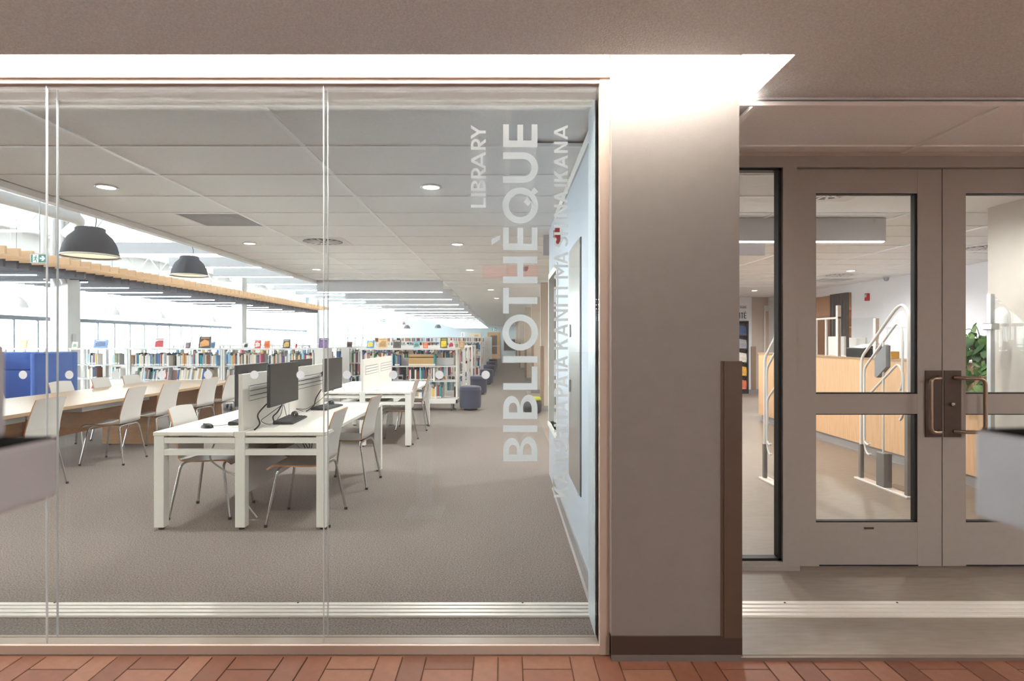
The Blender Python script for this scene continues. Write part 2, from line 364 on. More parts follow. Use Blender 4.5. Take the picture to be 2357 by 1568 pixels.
# ------------------------------------------------------------------ glass wall
gw = thing('window_1', 'double glazed full height glass wall of the library', 'window', (0, 2.67, 0)); tag(gw, kind='structure')
FRAME = mat('glazing_frame', (196, 178, 164), .4, noise=.015, nscale=20, spec=.4)
MB().box(-7.4, .435, 0, .016, -.017, .022).box(-7.4, .435, .016, .105, -.017, .018).build('sill', FRAME, gw)
MB().box(.435, .479, -.004, .13, -.017, 2.605).build('jamb', FRAME, gw)
MB().box(-7.4, .435, 0, .016, 2.580, 2.605).box(-7.4, .435, .016, .115, 2.586, 2.605).box(-7.4, .435, .113, .118, 2.55, 2.605).box(-7.4, .435, .118, .23, 2.575, 2.605).build('head', FRAME, gw)
MB().box(.435, .452, .03, .36, .0, 2.58).build('inner_jamb', mat('inner_jamb', (206, 214, 222), .35, metal=.3), gw)
GE = mat('glass_edge', (226, 230, 234), .25, spec=.8)
for k, yy in enumerate((.018, .082)):
    for x0 in (-7.4, -5.905, -4.635, -3.365, -2.095, -.826):
        x1 = {-7.4: -5.905}.get(x0, x0+1.27) if x0 < -.9 else .436
        MB().box(x0+.0025, x1-.0025, yy, yy+.010, .018, 2.586).build('glass_pane', GLASS, gw)
        if x0 > -7: MB().box(x0-.0013, x0+.0013, yy-.0005, yy+.0105, .018, 2.586).build('glass_joint', GE, gw)
dm = MB().add([(math.cos(2*math.pi*k/32)*.0192, -.0005, math.sin(2*math.pi*k/32)*.0192) for k in range(32)], [tuple(range(32))]).mesh('dot_decal', mat('dot_vinyl', (250, 250, 252), .7))
DV = MATS['dot_vinyl']; nt = DV.node_tree
_b = nt.nodes['Principled BSDF']; _t = nt.nodes.new('ShaderNodeBsdfTranslucent'); _t.inputs[0].default_value = (.97, .98, 1, 1)
_x = nt.nodes.new('ShaderNodeMixShader'); _x.inputs[0].default_value = .6
nt.links.new(_b.outputs[0], _x.inputs[1]); nt.links.new(_t.outputs[0], _x.inputs[2]); nt.links.new(_x.outputs[0], nt.nodes['Material Output'].inputs[0])
YL = 2.67+.0175
for k in range(-3, 11): obj('dot_decal', dm, gw, (WX(53+106.5*k, YL), .0175, WZ(863, YL)))

# lettering
def ring(o, i, a0, a1, n=14):
    """strip between two ellipses (cx, cy, rx, ry)"""
    P = []; e = lambda q, a: (q[0]+q[2]*math.cos(a), q[1]+q[3]*math.sin(a))
    for k in range(n):
        a, b = math.radians(a0+(a1-a0)*k/n), math.radians(a0+(a1-a0)*(k+1)/n); P.append([e(o, a), e(o, b), e(i, b), e(i, a)])
    return P
def glyph(ch, w, t=.19):
    """convex, non-overlapping polygons of a capital letter, cap height 1, width w"""
    h = t*.86
    r = lambda a, b, c, d: [(a, b), (c, b), (c, d), (a, d)]
    if ch == 'I': return [r(0, 0, w, 1)]
    if ch == 'L': return [r(0, 0, t, 1), r(t, 0, w, h)]
    if ch in 'EÉÈ': return [r(0, 0, t, 1), r(t, 0, w, h), r(t, 1-h, w, 1), r(t, .5-h*.5, w*.985, .5+h*.5)]
    if ch == 'T': return [r(0, 1-h, w, 1), r(w/2-t/2, 0, w/2+t/2, 1-h)]
    if ch == 'H': return [r(0, 0, t, 1), r(w-t, 0, w, 1), r(t, .5-h/2, w-t, .5+h/2)]
    if ch == 'A':
        th = t*1.06; c = w/2; q = c-th/2; ya = 1-th/2*1/q if False else 1-(th/2)/q      # inner apex height
        xi = lambda y: th+q*y                                                   # inner edge of left leg
        y0, y1 = .20, .20+h*.9
        return [[(0, 0), (th, 0), (c, ya), (c, 1), (q, 1)], [(w, 0), (w-q, 1), (c, 1), (c, ya), (w-th, 0)], [(xi(y0), y0), (w-xi(y0), y0), (w-xi(y1), y1), (xi(y1), y1)]]
    if ch == 'N':
        k = t*1.3; return [r(0, 0, t, 1), r(w-t, 0, w, 1), [(t, 1), (t, 1-t*1.45), (w-t, 0), (w-t, t*1.45)]]
    if ch == 'M': return [r(0, 0, t, 1), r(w-t, 0, w, 1), [(t, 1), (t, 1-t*1.6), (w/2, .22), (w/2, .22+t*1.5)], [(w-t, 1), (w/2, .22+t*1.5), (w/2, .22), (w-t, 1-t*1.6)]]
    if ch == 'K':
        m = .46; return [r(0, 0, t, 1), [(t, m-.12), (t*1.9, m), (w, 1), (w-t*1.35, 1), (t, m+.16)], [(t*1.9, m), (w-t*1.35, 0), (w, 0), (t*2.55, m+.10)]]
    if ch == 'Y': return [r(w/2-t/2, 0, w/2+t/2, .42), [(w/2-t/2, .42), (w/2, .42), (w/2, .62), (t*1.15, 1), (0, 1)], [(w/2, .42), (w/2+t/2, .42), (w, 1), (w-t*1.15, 1), (w/2, .62)]]
    if ch == 'U': return [r(0, .42, t, 1), r(w-t, .42, w, 1)]+ring((w/2, .42, w/2, .44), (w/2, .42, w/2-t, .44-t*.95), 180, 360)
    if ch in 'OQ':
        P = ring((w/2, .5, w/2, .52), (w/2, .5, w/2-t*.95, .52-t*.95), 0, 360, 36)
        if ch == 'Q': P += [[(w*.60, .40), (w*.48, .27), (w*.64, .165), (w*.76, .27)], [(w*.80, .085), (w*.88, -.03), (w*1.0, .09), (w*.90, .19)]]
        return P
    if ch == 'C': return ring((w/2, .5, w/2, .52), (w/2, .5, w/2-t, .52-t), 45, 315, 20)
    if ch in 'BPR':
        xs = w*.44
        if ch == 'B':
            m = .505; wu = w*.95
            return [r(0, 0, t, 1), r(t, 1-h, xs, 1), r(t, m-h/2, xs, m+h/2), r(t, 0, xs, h)]+ring((xs, (1+m)/2, wu-xs, (1-m)/2), (xs, (1-h+m+h/2)/2, wu-t-xs, (1-h-m-h/2)/2), -90, 90, 12)+ring((xs, m/2, w-xs, m/2), (xs, (h+m-h/2)/2, w-t-xs, (m-h/2-h)/2), -90, 90, 12)
        m = .36; P = [r(0, 0, t, 1), r(t, 1-h, xs, 1), r(t, m, xs, m+h)]+ring((xs, (1+m)/2, w-xs, (1-m)/2), (xs, (1+m)/2, w-t-xs, (1-m)/2-h), -90, 90, 12)
        if ch == 'R': P.append([(xs-t*.35, m), (xs+t*.75, m), (w*1.02, 0), (w*1.02-t*1.25, 0)])
        return P
    if ch == 'S': return ring((w/2, .735, w/2*.95, .285), (w/2, .735, w/2*.95-t, .285-h), 25, 270, 14)+ring((w/2, .265, w/2, .285), (w/2, .265, w/2-t, .285-h), -155, 90, 14)
    return []
def film(m, poly, fn): m.add([fn(a, b) for a, b in poly], [tuple(range(len(poly)))])
def lettering(name, label, items, basex, capx, accent=None):
    cap = (basex-capx)*YL/F; t0 = thing(name, label, 'lettering', (WX(basex, YL), YL, WZ(items[0][1], YL)))
    zb = WZ(items[0][1], YL)
    for ch, y0, y1 in items:
        wd = (y0-y1)/(basex-capx); z0 = WZ(y0, YL)-zb; m = MB()
        tt = .195 if cap > .1 else .19
        for p in glyph(ch, wd, tt): film(m, p, lambda a, b: (-b*cap, -.0005, z0+a*cap))
        if ch in 'ÈÉ':
            q = [(wd*.32, 1.30), (wd*.76, 1.09), (wd*.56, 1.06), (wd*.12, 1.30)] if False else [((575.8-y)/(basex-capx), (basex-x)/(basex-capx)) for x, y in ((1131, 564.6), (1151, 552), (1151, 541.8), (1131, 551.5))]
            film(m, q, lambda a, b: (-b*cap, -.0005, z0+a*cap))
        m.build('letter', VINYLW, t0)
lettering('vinyl_lettering', 'large frosted BIBLIOTHÈQUE lettering running up the glass', [('B', 1062, 1005.6), ('I', 994.7, 979.5), ('B', 964.7, 908.7), ('L', 897.5, 843.7), ('I', 834.8, 820), ('O', 807, 724), ('T', 721.7, 662.4), ('H', 652.3, 590.6), ('È', 575.8, 523.6), ('Q', 514.7, 431.7), ('U', 421.2, 350.7), ('E', 338.8, 286.4)], 1237, 1158)
lettering('vinyl_lettering', 'small frosted LIBRARY lettering at the top of the glass', [('L', 478, 455), ('I', 451.9, 445), ('B', 439.4, 414.9), ('R', 410.8, 387), ('A', 389.6, 349), ('R', 344.7, 320), ('Y', 320, 287.8)], 1118, 1084)
lettering('vinyl_lettering', 'small frosted KA TSHITAPATAKANITI MASHINAIKANA lettering beside the glass edge', [('K', 1145, 1119), ('A', 1114, 1084), ('T', 1068.5, 1044.7), ('S', 1040.8, 1018), ('H', 1014.5, 989.4), ('I', 982.5, 976.5), ('T', 972.6, 948), ('A', 950.8, 922), ('P', 913.7, 891), ('A', 892.5, 864), ('T', 865.4, 839), ('A', 847.6, 819), ('K', 805, 779.4), ('A', 775, 745.8), ('N', 739, 711.8), ('I', 706, 699.8), ('T', 696.4, 668), ('I', 666.2, 660.5), ('M', 641.4, 609.4), ('A', 608.4, 579.8), ('S', 569, 544.8), ('H', 540.8, 517), ('I', 510, 504), ('N', 499.3, 471.6), ('A', 467.7, 439), ('I', 429.7, 424), ('K', 418.2, 392.5), ('A', 388.6, 357), ('N', 352, 326.3), ('A', 321.8, 287.8)], 1307, 1275)

# ------------------------------------------------------------------ entrance doors and sidelight
YD = 3.64
dx = lambda p: WX(p, YD); dz = lambda p: WZ(p, YD)
structure(MB().box(1.05, 7.1, YD-.01, YD+.12, dz(363), RC+.01).build('wall_door_header', BEIGEW))
fr = MB().box(1.05, 4.2, YD-.03, YD+.09, dz(388), dz(363))
fr.box(dx(1797), dx(1829), YD-.03, YD+.09, 0, dz(388)).box(1.05, dx(1797), YD-.03, YD+.09, 0, dz(1290)).box(dx(2509), dx(2540), YD-.03, YD+.09, 0, dz(388))
structure(fr.build('trim_6', TAUPE))
structure(MB().box(1.05, dx(1832), YD-.05, YD-.03, 0, .03).box(dx(2540), 7.1, YD-.01, YD+.1, 0, 2.6).build('trim_7', TAUPE))
w2 = thing('window_2', 'tall glass sidelight left of the entrance doors', 'window', (0, YD, 0)); tag(w2, kind='structure')
MB().box(dx(1790), dx(1797), -.01, .05, dz(1290), dz(388)).box(1.056, dx(1797), -.01, .05, dz(393), dz(388)).box(1.056, dx(1797), -.01, .05, dz(1290), dz(1284)).build('gasket', GASKET, w2)
MB().box(1.056, dx(1792), .016, .026, dz(1286), dz(392)).build('pane', GLASSD, w2)
def door(name, x0, x1, gx0, gx1, label, plate, bar, lock, hinge):
    d = thing(name, label, 'door', (x0, YD, 0)); tag(d, kind='structure'); q = lambda p: dx(p)-x0
    g0, g1 = gx0-x0, gx1-x0; W = x1-x0
    zt, z1, z2, z3, z4, zb = dz(389), dz(445), dz(907), dz(953), dz(1203), .012
    MB().box(.003, g0, 0, .045, zb, zt).build('stile', TAUPE, d); MB().box(g1, W-.003, 0, .045, zb, zt).build('stile', TAUPE, d)
    for a, b in ((z1, zt), (z3, z2), (zb, z4)): MB().box(g0, g1, .001, .044, a, b).build('rail', TAUPE, d)
    for a, b in ((z2, z1), (z4, z3)):
        MB().box(g0, g0+.004, .006, .04, a, b).box(g1-.016, g1, .006, .04, a, b).box(g0, g1, .006, .04, b-.006, b).box(g0, g1, .006, .04, a, a+.008).build('gasket', GASKET, d)
        MB().box(g0+.003, g1-.003, .018, .026, a+.004, b-.004).build('pane', GLASSD, d)
    pl = MB().box(plate[0]-x0, plate[1]-x0, -.006, 0, dz(1006), dz(853)).build('push_plate', BRONZE, d)
    xb, xm = bar[0]-x0, bar[1]-x0
    MB().tube(roundpath([(xm, -.006, dz(869)), (xm+(xb-xm)*.25, -.055, dz(870)), (xb, -.06, dz(870)), (xb, -.06, dz(992)), (xm+(xb-xm)*.25, -.055, dz(992)), (xm, -.006, dz(993))], .045, 6), .0115, 12).build('pull_handle', BRONZE2, d)
    if lock:
        MB().lathe([(.0, 0), (.012, 0), (.012, .012), (0, .014)], (0, 0, 0), 14).build('lock_cylinder', CHROME, d, (dx(2190)-x0, -.006, dz(930))).rotation_euler = (math.pi/2, 0, 0)
    MB().box(.15, W-.15, -.003, 0, zb, zb+.008).build('door_sweep', GASKET, d)
    return d
xs = dx(2168.5)
door('door_1', dx(1830), xs, dx(1878), dx(2112), 'taupe glazed door leaf left of the meeting stile', (dx(2129), dx(2166)), (dx(2127), dx(2160)), False, 0)
door('door_2', xs, dx(2508), dx(2223), dx(2458), 'taupe glazed door leaf right of the meeting stile', (dx(2172), dx(2211)), (dx(2250), dx(2195)), True, 1)
MB().rbox(-.03, .03, -.003, 0, -.006, .006, .002, seg=1).build('scuff_mark', BASEB, None, (dx(2000), YD-.0005, dz(1216)), label='small dark scuff mark on the bottom rail of the left door', cat='mark')

# ------------------------------------------------------------------ ceiling lights
def downlight(x, y, label, z=CZ, power=DOWN_W, group='recessed downlights'):
    t = thing('downlight', label, 'ceiling light', (x, y, z), 0, group)
    MB().lathe([(.076, .004), (.082, -.006), (.064, -.008), (.060, .006)], n=28, cap=False).build('trim_ring', WHITE, t)
    MB().lathe([(0, -.005), (.061, -.005), (.061, .004), (0, .004)], n=28).build('lens', LEDW, t)
    l = bpy.data.lights.new('downlight_lamp', 'SPOT'); l.energy = power; l.spot_size = 2.9; l.spot_blend = .8; l.shadow_soft_size = .06; l.color = (1, .985, .97)
    o = bpy.data.objects.new('downlight_lamp', l); C.objects.link(o); o.parent = t; o.location = (0, 0, -.03)
DL = [(-.55, 4.43, 'nearest downlight above the gap between desks and right wall'), (-.56, 7.06, 'second downlight from the glass in the right row'), (-.56, 9.62, 'third downlight from the glass in the right row'),
      (-3.0, 4.43, 'nearest downlight in the left row beside the soffit edge'), (-3.03, 7.0, 'second downlight from the glass in the left row'), (-3.05, 9.56, 'third downlight from the glass in the left row'),
      (-.30, 13.4, 'small far downlight right of the linear lights'), (-.20, 16.1, 'farthest small downlight right of the linear lights'),
      (5.75, 9.74, 'downlight over the service desk seen through the left door'), (5.8, 13.6, 'downlight at the far end of the entrance hall')]
DL += [(8.1, 12.9, 'added downlight brightening the side room beyond the curtain'), (3.47, 4.75, 'added fill downlight just inside the entrance doors'), (1.7, 4.9, 'added fill downlight hidden behind the column'), (2.5, 7.3, 'added fill downlight farther behind the column'), (3.3, 10.2, 'added fill downlight at the middle of the hall'), (5.75, 6.4, 'added fill downlight above the near end of the service desk')]  # added lamps, out of view, to brighten the hall and side room
for d in DL: downlight(*d, power=DOWN_W*((.7 if d[1] < 5 else 1.5) if d[0] < 1 else .5 if d[1] < 5 else .9 if d[0] > 5 and d[1] < 7 else 2.1))
def linear(x0, y, z, label, ln=2.44, hgt=.222, group=None, lit=True):
    t = thing('linear_light', label, 'ceiling light', (x0, y, z), 0, group)
    MB().box(0, ln, 0, .045, .004, hgt).build('baffle', mat('light_baffle', (212, 212, 217), .7), t)
    if lit: MB().box(.015, ln-.015, .003, .042, -.006, .004).build('led_lens', LEDM, t)
    for x in (.3, ln-.3): MB().tube([(x, .02, hgt), (x, .02, hgt+.03 if z < 2.5 else 4.90-z)], .003, 6).build('suspension_wire', WHITE, t)
    return t
NTH = ['first', 'second', 'third', 'fourth', 'fifth', 'sixth', 'seventh', 'eighth', 'ninth', 'tenth', 'eleventh', 'twelfth', 'thirteenth', 'fourteenth', 'fifteenth', 'sixteenth', 'seventeenth', 'eighteenth', 'nineteenth', 'twentieth']
def nth(i):
    if i < 20: return NTH[i]
    tens = {2: 'twent', 3: 'thirt', 4: 'fort', 5: 'fift', 6: 'sixt', 7: 'sevent', 8: 'eight', 9: 'ninet'}[(i+1)//10]
    return tens+'ieth' if (i+1) % 10 == 0 else tens+'y-'+NTH[(i+1) % 10-1]
for k in range(17): linear(-3.62, 11.36+2*k, 2.346, 'linear light under the tiled ceiling, %s counted from the glass' % nth(k), group='linear lights under the tiled ceiling')
for k in range(17): linear(-7.5, 11.14+2*k, 3.05, 'linear light hung in the open ceiling, %s counted from the glass' % nth(k), group='linear lights in the open ceiling')
linear(1.17, 5.55, 2.346, 'linear light hanging in the entrance hall behind the doors')
linear(.43, 6.46, 2.346, 'unlit linear baffle behind the hall light, seen through the sidelight', lit=False)
# return grilles and swirl diffusers
def grille(x0, y0, label, sx=.58, sy=.58):
    t = thing('air_grille', label, 'vent', (x0, y0, CZ)); GG = mat('grille_grey', (196, 196, 198), .7)
    MB().box(0, sx, 0, sy, .001, .003).build('core', GG, t)
    MB().box(-.02, 0, -.02, sy+.02, -.004, .004).box(sx, sx+.02, -.02, sy+.02, -.004, .004).box(0, sx, -.02, 0, -.004, .004).box(0, sx, sy, sy+.02, -.004, .004).build('frame', WHITE, t)
    sl = MB().box(0, sx, 0, .006, -.002, .002).mesh('slat', mat('grille_slat', (206, 206, 208), .6))
    for k in range(24): obj('slat', sl, t, (0, .012+k*sy/24, 0))
grille(-3.0, 5.36, 'grey square return air grille in the library ceiling'); grille(6.0, 11.0, 'grey return air grille in the entrance hall ceiling')
def diffuser(x, y, label):
    t = thing('air_diffuser', label, 'vent', (x, y, CZ))
    MB().box(-.29, .29, -.29, .29, -.003, .003).build('plate', WHITE, t)
    MB().lathe([(0, -.0045), (.225, -.0045), (.225, -.003), (0, -.003)], n=32).build('well', mat('diffuser_well', (120, 118, 122), .7), t)
    for k in range(16):
        a = k*math.pi/8; m = MB().box(.05, .215, -.008, .012, -.011, -.0046)
        m.build('vane', WHITE, t).rotation_euler = (0, 0, a)
diffuser(-2.12, 6.88, 'round swirl air diffuser in the library ceiling'); diffuser(5.95, 10.4, 'swirl air diffuser over the entrance hall'); diffuser(6.0, 7.3, 'swirl air diffuser near the plant in the hall')
diffuser(2.55, 4.6, 'swirl air diffuser just behind the left entrance door')

# ------------------------------------------------------------------ open ceiling: baffles, joists, ducts, pendants
wb = MB().box(0, 1.65, 0, .05, 0, .14).mesh('ceiling_baffle', WOODB); db = MB().box(0, 2.55, 0, .05, 0, .15).mesh('ceiling_baffle', DARKB)
for k in range(66):
    y = 9.6+.3*k
    obj('ceiling_baffle', wb, None, (-10.32, y, 2.92), label='maple ceiling baffle, %s counted from the glass' % nth(k), cat='baffle', group='maple ceiling baffles')
    obj('ceiling_baffle', db, None, (-11.80, y+.05, 2.78), label='dark grey ceiling baffle, %s counted from the glass' % nth(k), cat='baffle', group='dark grey ceiling baffles')
    if k % 5 == 3:
        linear(-11.80, y+.17, 2.768, 'slim light between dark baffles, %s counted from the glass' % nth(k//5), ln=2.1, hgt=.04, group='slim lights between the dark baffles')
for k in range(8):
    y = 6+4.5*k; t = thing('roof_joist', 'white open web roof joist, %s counted from the glass' % nth(k), 'joist', (-15.4, y, 4.18), 0, 'white roof joists')
    MB().box(0, 11.7, -.03, .03, .62, .70).build('top_chord', WHI, t); MB().box(0, 11.7, -.03, .03, 0, .06).build('bottom_chord', WHI, t)
    wbm = MB(); n = 26
    for j in range(n):
        xa, xb = 11.7*j/n, 11.7*(j+1)/n; za, zb_ = (.05, .63) if j % 2 else (.63, .05)
        wbm.tube([(xa, 0, za), (xb, 0, zb_)], .016, 6)
    wbm.build('web', WHI, t)
t = thing('air_duct', 'round white air duct under the open ceiling, bending to the column', 'duct', (-9.15, 6, 4.02))
MB().tube(roundpath([(0, -2.5, 0), (0, 6.75, 0), (-.60, 7.1, -.22)], .3, 8), .12, 16).build('pipe', WHI, t)
MB().lathe([(.135, -.02), (.135, .02)], n=20).build('collar', SHELFG, t, (0, 1.5, 0)).rotation_euler = (math.pi/2, 0, 0)
MB().box(-4.3, -4.05, 2.9, 30, 2.98, 3.22).build('steel_beam', WHI, None, label='white steel beam running along the soffit edge', cat='beam')
for i, (y, nm) in enumerate(((13.2, 'nearest white square column, beside the blue sofa'), (22.0, 'middle white square column behind the bookcases'), (30.8, 'farthest white square column among the bookcases'))):
    t = thing('square_column', nm, 'column', (-10.2, y, 0), 0, 'white square columns')
    MB().rbox(0, .40, 0, .40, 0, 4.90, .008).build('shaft', WHI, t)
    MB().box(-.01, .41, -.01, .41, 0, .12).build('base', GREYBASE, t)
    if i == 0:
        MB().rbox(.402, .43, .12, .22, 1.38, 1.56, .004).build('thermostat', SHELFG, t)
        for dx_, z0 in ((-.10, 2.9), (.12, 2.75), (.30, 2.8)): MB().tube(roundpath([(dx_, -.06, 4.85), (dx_, -.06, z0), (dx_+.05, -.05, z0-.12)], .1), .05, 10).build('conduit', WHI, t)
# exit sign on the near column
def exit_sign(x, y, z, s, label, top=CZ):
    t = thing('exit_sign', label, 'sign', (x, y, z)); G = mat('exit_green', (20, 110, 92), .5, emit=lin((20, 120, 100)), es=.3); WL = mat('exit_white', (240, 250, 250), .5, emit=(.9, 1, 1), es=.2)
    MB().rbox(-.19*s, .19*s, 0, .05*s, -.105*s, .105*s, .006*s).build('housing', SHELFG, t)
    MB().box(-.165*s, .165*s, -.004, 0, -.085*s, .085*s).build('face', G, t)
    MB().box(-.125*s, .0, -.006, -.004, -.085*s, .085*s).build('doorway', WL, t)
    m = MB().prism([(-.07*s+.014*s*math.cos(a*.785), .055*s+.014*s*math.sin(a*.785)) for a in range(8)], lambda a, b, d: (a+.02*s, d, b), -.008, -.006)
    for p in ([(-.075, .035), (-.05, .04), (-.06, -.01), (-.085, -.015)], [(-.085, -.012), (-.065, -.005), (-.085, -.045), (-.12, -.05), (-.115, -.035), (-.095, -.033)], [(-.075, -.01), (-.058, -.008), (-.035, -.075), (-.05, -.08)], [(-.07, .035), (-.055, .035), (-.02, .0), (-.03, -.008)], [(-.075, .038), (-.07, .025), (-.10, .015), (-.112, -.01), (-.12, -.005), (-.105, .028)]):
        m.prism([(a*s+.006*s, b*s) for a, b in p], lambda a, b, d: (a, d, b), -.008, -.006)
    m.build('running_figure', G, t)
    MB().prism([(a*s, b*s) for a, b in ((.03, .02), (.085, .02), (.06, .055), (.105, .055), (.15, 0), (.105, -.055), (.06, -.055), (.085, -.02), (.03, -.02))], lambda a, b, d: (a, d, b), -.006, -.004).build('arrow', WL, t)
    MB().tube([(0, .02, .1*s), (0, .02, top-z)], .012*s, 8).build('stem', SHELFG, t)
exit_sign(WX(89, 9.4), 9.4, WZ(595, 9.4), .72, 'green running figure exit sign by the nearest white column', 4.9)
exit_sign(WX(1138, 45.6), 45.6, WZ(758, 45.6), .95, 'tiny green exit sign above the far wooden door')
exit_sign(WX(881, 40), 40, WZ(738, 40), .95, 'tiny exit sign near the far windows')
# pendant lamps
def pendant():
    t = thing('pendant_lamp', 'x', 'lamp')
    pr = [(.0, .345), (.135, .345), (.150, .335), (.152, .300), (.165, .285), (.225, .225), (.268, .14), (.290, .05), (.298, .008), (.312, .0)]
    MB().lathe(pr, n=40, cap=False).build('shade', FELT, t)
    MB().lathe([(.305, .001), (.285, .045), (.262, .135), (.22, .215), (.15, .27), (0, .275)], n=40, cap=False).build('liner', LAMPIN, t)
    MB().lathe([(0, .06), (.05, .07), (.06, .10), (.04, .15), (.02, .2), (0, .21)], n=16).build('bulb', mat('bulb', (255, 245, 230), .5, emit=(1, .9, .75), es=14), t)
    return t
P0 = pendant(); P0['label'] = 'large charcoal dome pendant lamp nearest the glass'; P0['group'] = 'dome pendant lamps'
P0.location = (WX(208, 6.93), 6.93, WZ(592, 6.93))
def cord(o, s):
    top = (4.90-o.location.z)/s
    MB().tube(smoothpath([(.06, 0, .345), (.068, 0, .45), (.03, 0, .56), (.0, 0, .66), (0, 0, 1.0), (0, 0, top)]), .005, 6).build('cord', BLACK, o)
def pend(px, py, wpx, d, label, shade=None, lit=True):
    Y = F*d/wpx; o = copy_tree(P0); o.location = (WX(px, Y), Y, WZ(py, Y)); s = d/.624; o.scale = (s, s, s); o['label'] = label; cord(o, s)
    for c in o.children:
        if shade and c.name.startswith('shade'):
            c.data = c.data.copy(); c.data.materials[0] = shade
    return o
pend(436, 636, 82, .624, 'charcoal dome pendant lamp second from the glass')
cord(P0, 1)
LG = mat('glare_paled_felt', (206, 203, 205), .9, noise=.1, nscale=100)  # window glare over these lamps is put into the felt colour
for i, (px, py, wpx) in enumerate(((38, 710, 48), (258, 726, 34), (366, 734, 28.5), (486, 742, 24), (549, 746, 20.5))):
    pend(px, py, wpx, .5, 'dome lamp against the windows, coloured pale for glare, %s from the left' % nth(i), LG)
pend(937, 757, 15.6, .5, 'small dark dome lamp before the far blue wall, left one of two'); pend(1008, 756, 15.6, .5, 'small dark dome lamp before the far blue wall, right one of two')

# ------------------------------------------------------------------ chairs
def make_chair():
    t = thing('shell_chair', 'x', 'chair')
    prof = [(-.292, .872), (-.268, .80), (-.238, .70), (-.215, .61), (-.205, .55), (-.200, .51), (-.185, .475), (-.150, .452), (-.10, .446), (0, .446), (.12, .452), (.19, .452), (.225, .442), (.240, .428)]
    n = len(prof); th = .011; M = 7; top = []; bot = []
    for i, (u, z) in enumerate(prof):
        a = prof[max(0, i-1)]; b = prof[min(n-1, i+1)]; tx, tz = b[0]-a[0], b[1]-a[1]; L = math.hypot(tx, tz); nx, nz = -tz/L, tx/L
        if nz < 0 and i > 7: nx, nz = -nx, -nz
        if i <= 7 and nx < 0: nx, nz = -nx, -nz
        hw = .215 if i > 6 else .185+.03*min(1, i/5)
        if i in (5, 6): hw = .205
        ra, rb = [], []
        for j in range(M):
            s = -1+2*j/(M-1); cv = (.024*s*s if i < 6 else .008*s*s if i < 12 else 0)
            cx, cz = (cv, 0) if i < 7 else (0, cv)
            zz = z-(.010*s*s if i == 0 else 0)
            ra.append((u+cx+nx*th/2, s*hw, zz+cz+nz*th/2)); rb.append((u+cx-nx*th/2, s*hw, zz+cz-nz*th/2))
        top.append(ra); bot.append(rb)
    m = MB().grid(top).grid([r_[::-1] for r_ in bot])
    m.grid([[top[i][0], bot[i][0]] for i in range(n)], 1, False).grid([[bot[i][-1], top[i][-1]] for i in range(n)], 1, False)
    m.grid([[bot[0][j], top[0][j]] for j in range(M)], 1, False).grid([[top[-1][j], bot[-1][j]] for j in range(M)], 1, False)
    m.build('seat_shell', [SHELL, PLYEDGE], t)
    for sx in (1, -1):
        for sy in (1, -1):
            MB().tube(roundpath([(sx*.238, sy*.238, .004), (sx*.165, sy*.190, .428), (sx*.150, 0, .432)], .05, 6), .0105, 10).build('leg', CHROME, t)
            MB().lathe([(.014, 0), (.014, .018), (.011, .02)], (sx*.238, sy*.238, 0), 10).build('glide', BLACK, t)
    MB().box(-.15, .15, -.06, -.035, .425, .437).box(-.15, .15, .035, .06, .425, .437).build('seat_bracket', BLACK, t)
    return t
chair0 = make_chair()
CH = [(-2.407, 4.86, 2, 'white plywood chair facing right at the near left computer desk'), (-1.56, 4.67, 180, 'white plywood chair at the near right side of the front computer desk'),
      (-1.52, 5.81, 176, 'white plywood chair at the far right side of the front computer desk'), (-1.47, 8.17, 180, 'white plywood chair at the near right side of the second desk'),
      (-1.46, 9.40, 183, 'white plywood chair at the far right side of the second desk'), (-2.37, 9.30, 4, 'white plywood chair half hidden at the left of the second desk'),
      (-4.55, 5.56, 180, 'white plywood chair at the wooden table nearest the glass'), (-4.55, 6.86, 183, 'white plywood chair, second from the glass along the wooden table'),
      (-4.55, 7.60, 178, 'white plywood chair, third from the glass along the wooden table'), (-4.55, 8.62, 174, 'white plywood chair, fourth from the glass along the wooden table'),
      (-4.55, 9.34, 177, 'white plywood chair, last along the near side of the wooden table'), (-5.62, 6.72, 5, 'white chair behind the wooden table in front of the blue sofa'),
      (-5.60, 7.75, -2, 'white chair behind the wooden table beside the sofa'), (-5.59, 8.52, 2, 'white chair behind the wooden table, third from the left'), (-5.58, 9.18, -3, 'white chair behind the wooden table, rightmost of the back row')]
for i, (x, y, a, lb) in enumerate(CH):
    if i == 0: chair0.location = (x, y, 0); chair0.rotation_euler = (0, 0, math.radians(a)); tag(chair0, lb, None, 'plywood shell chairs')
    else: dup(chair0, (x, y, 0), math.radians(a), lb, 'plywood shell chairs')

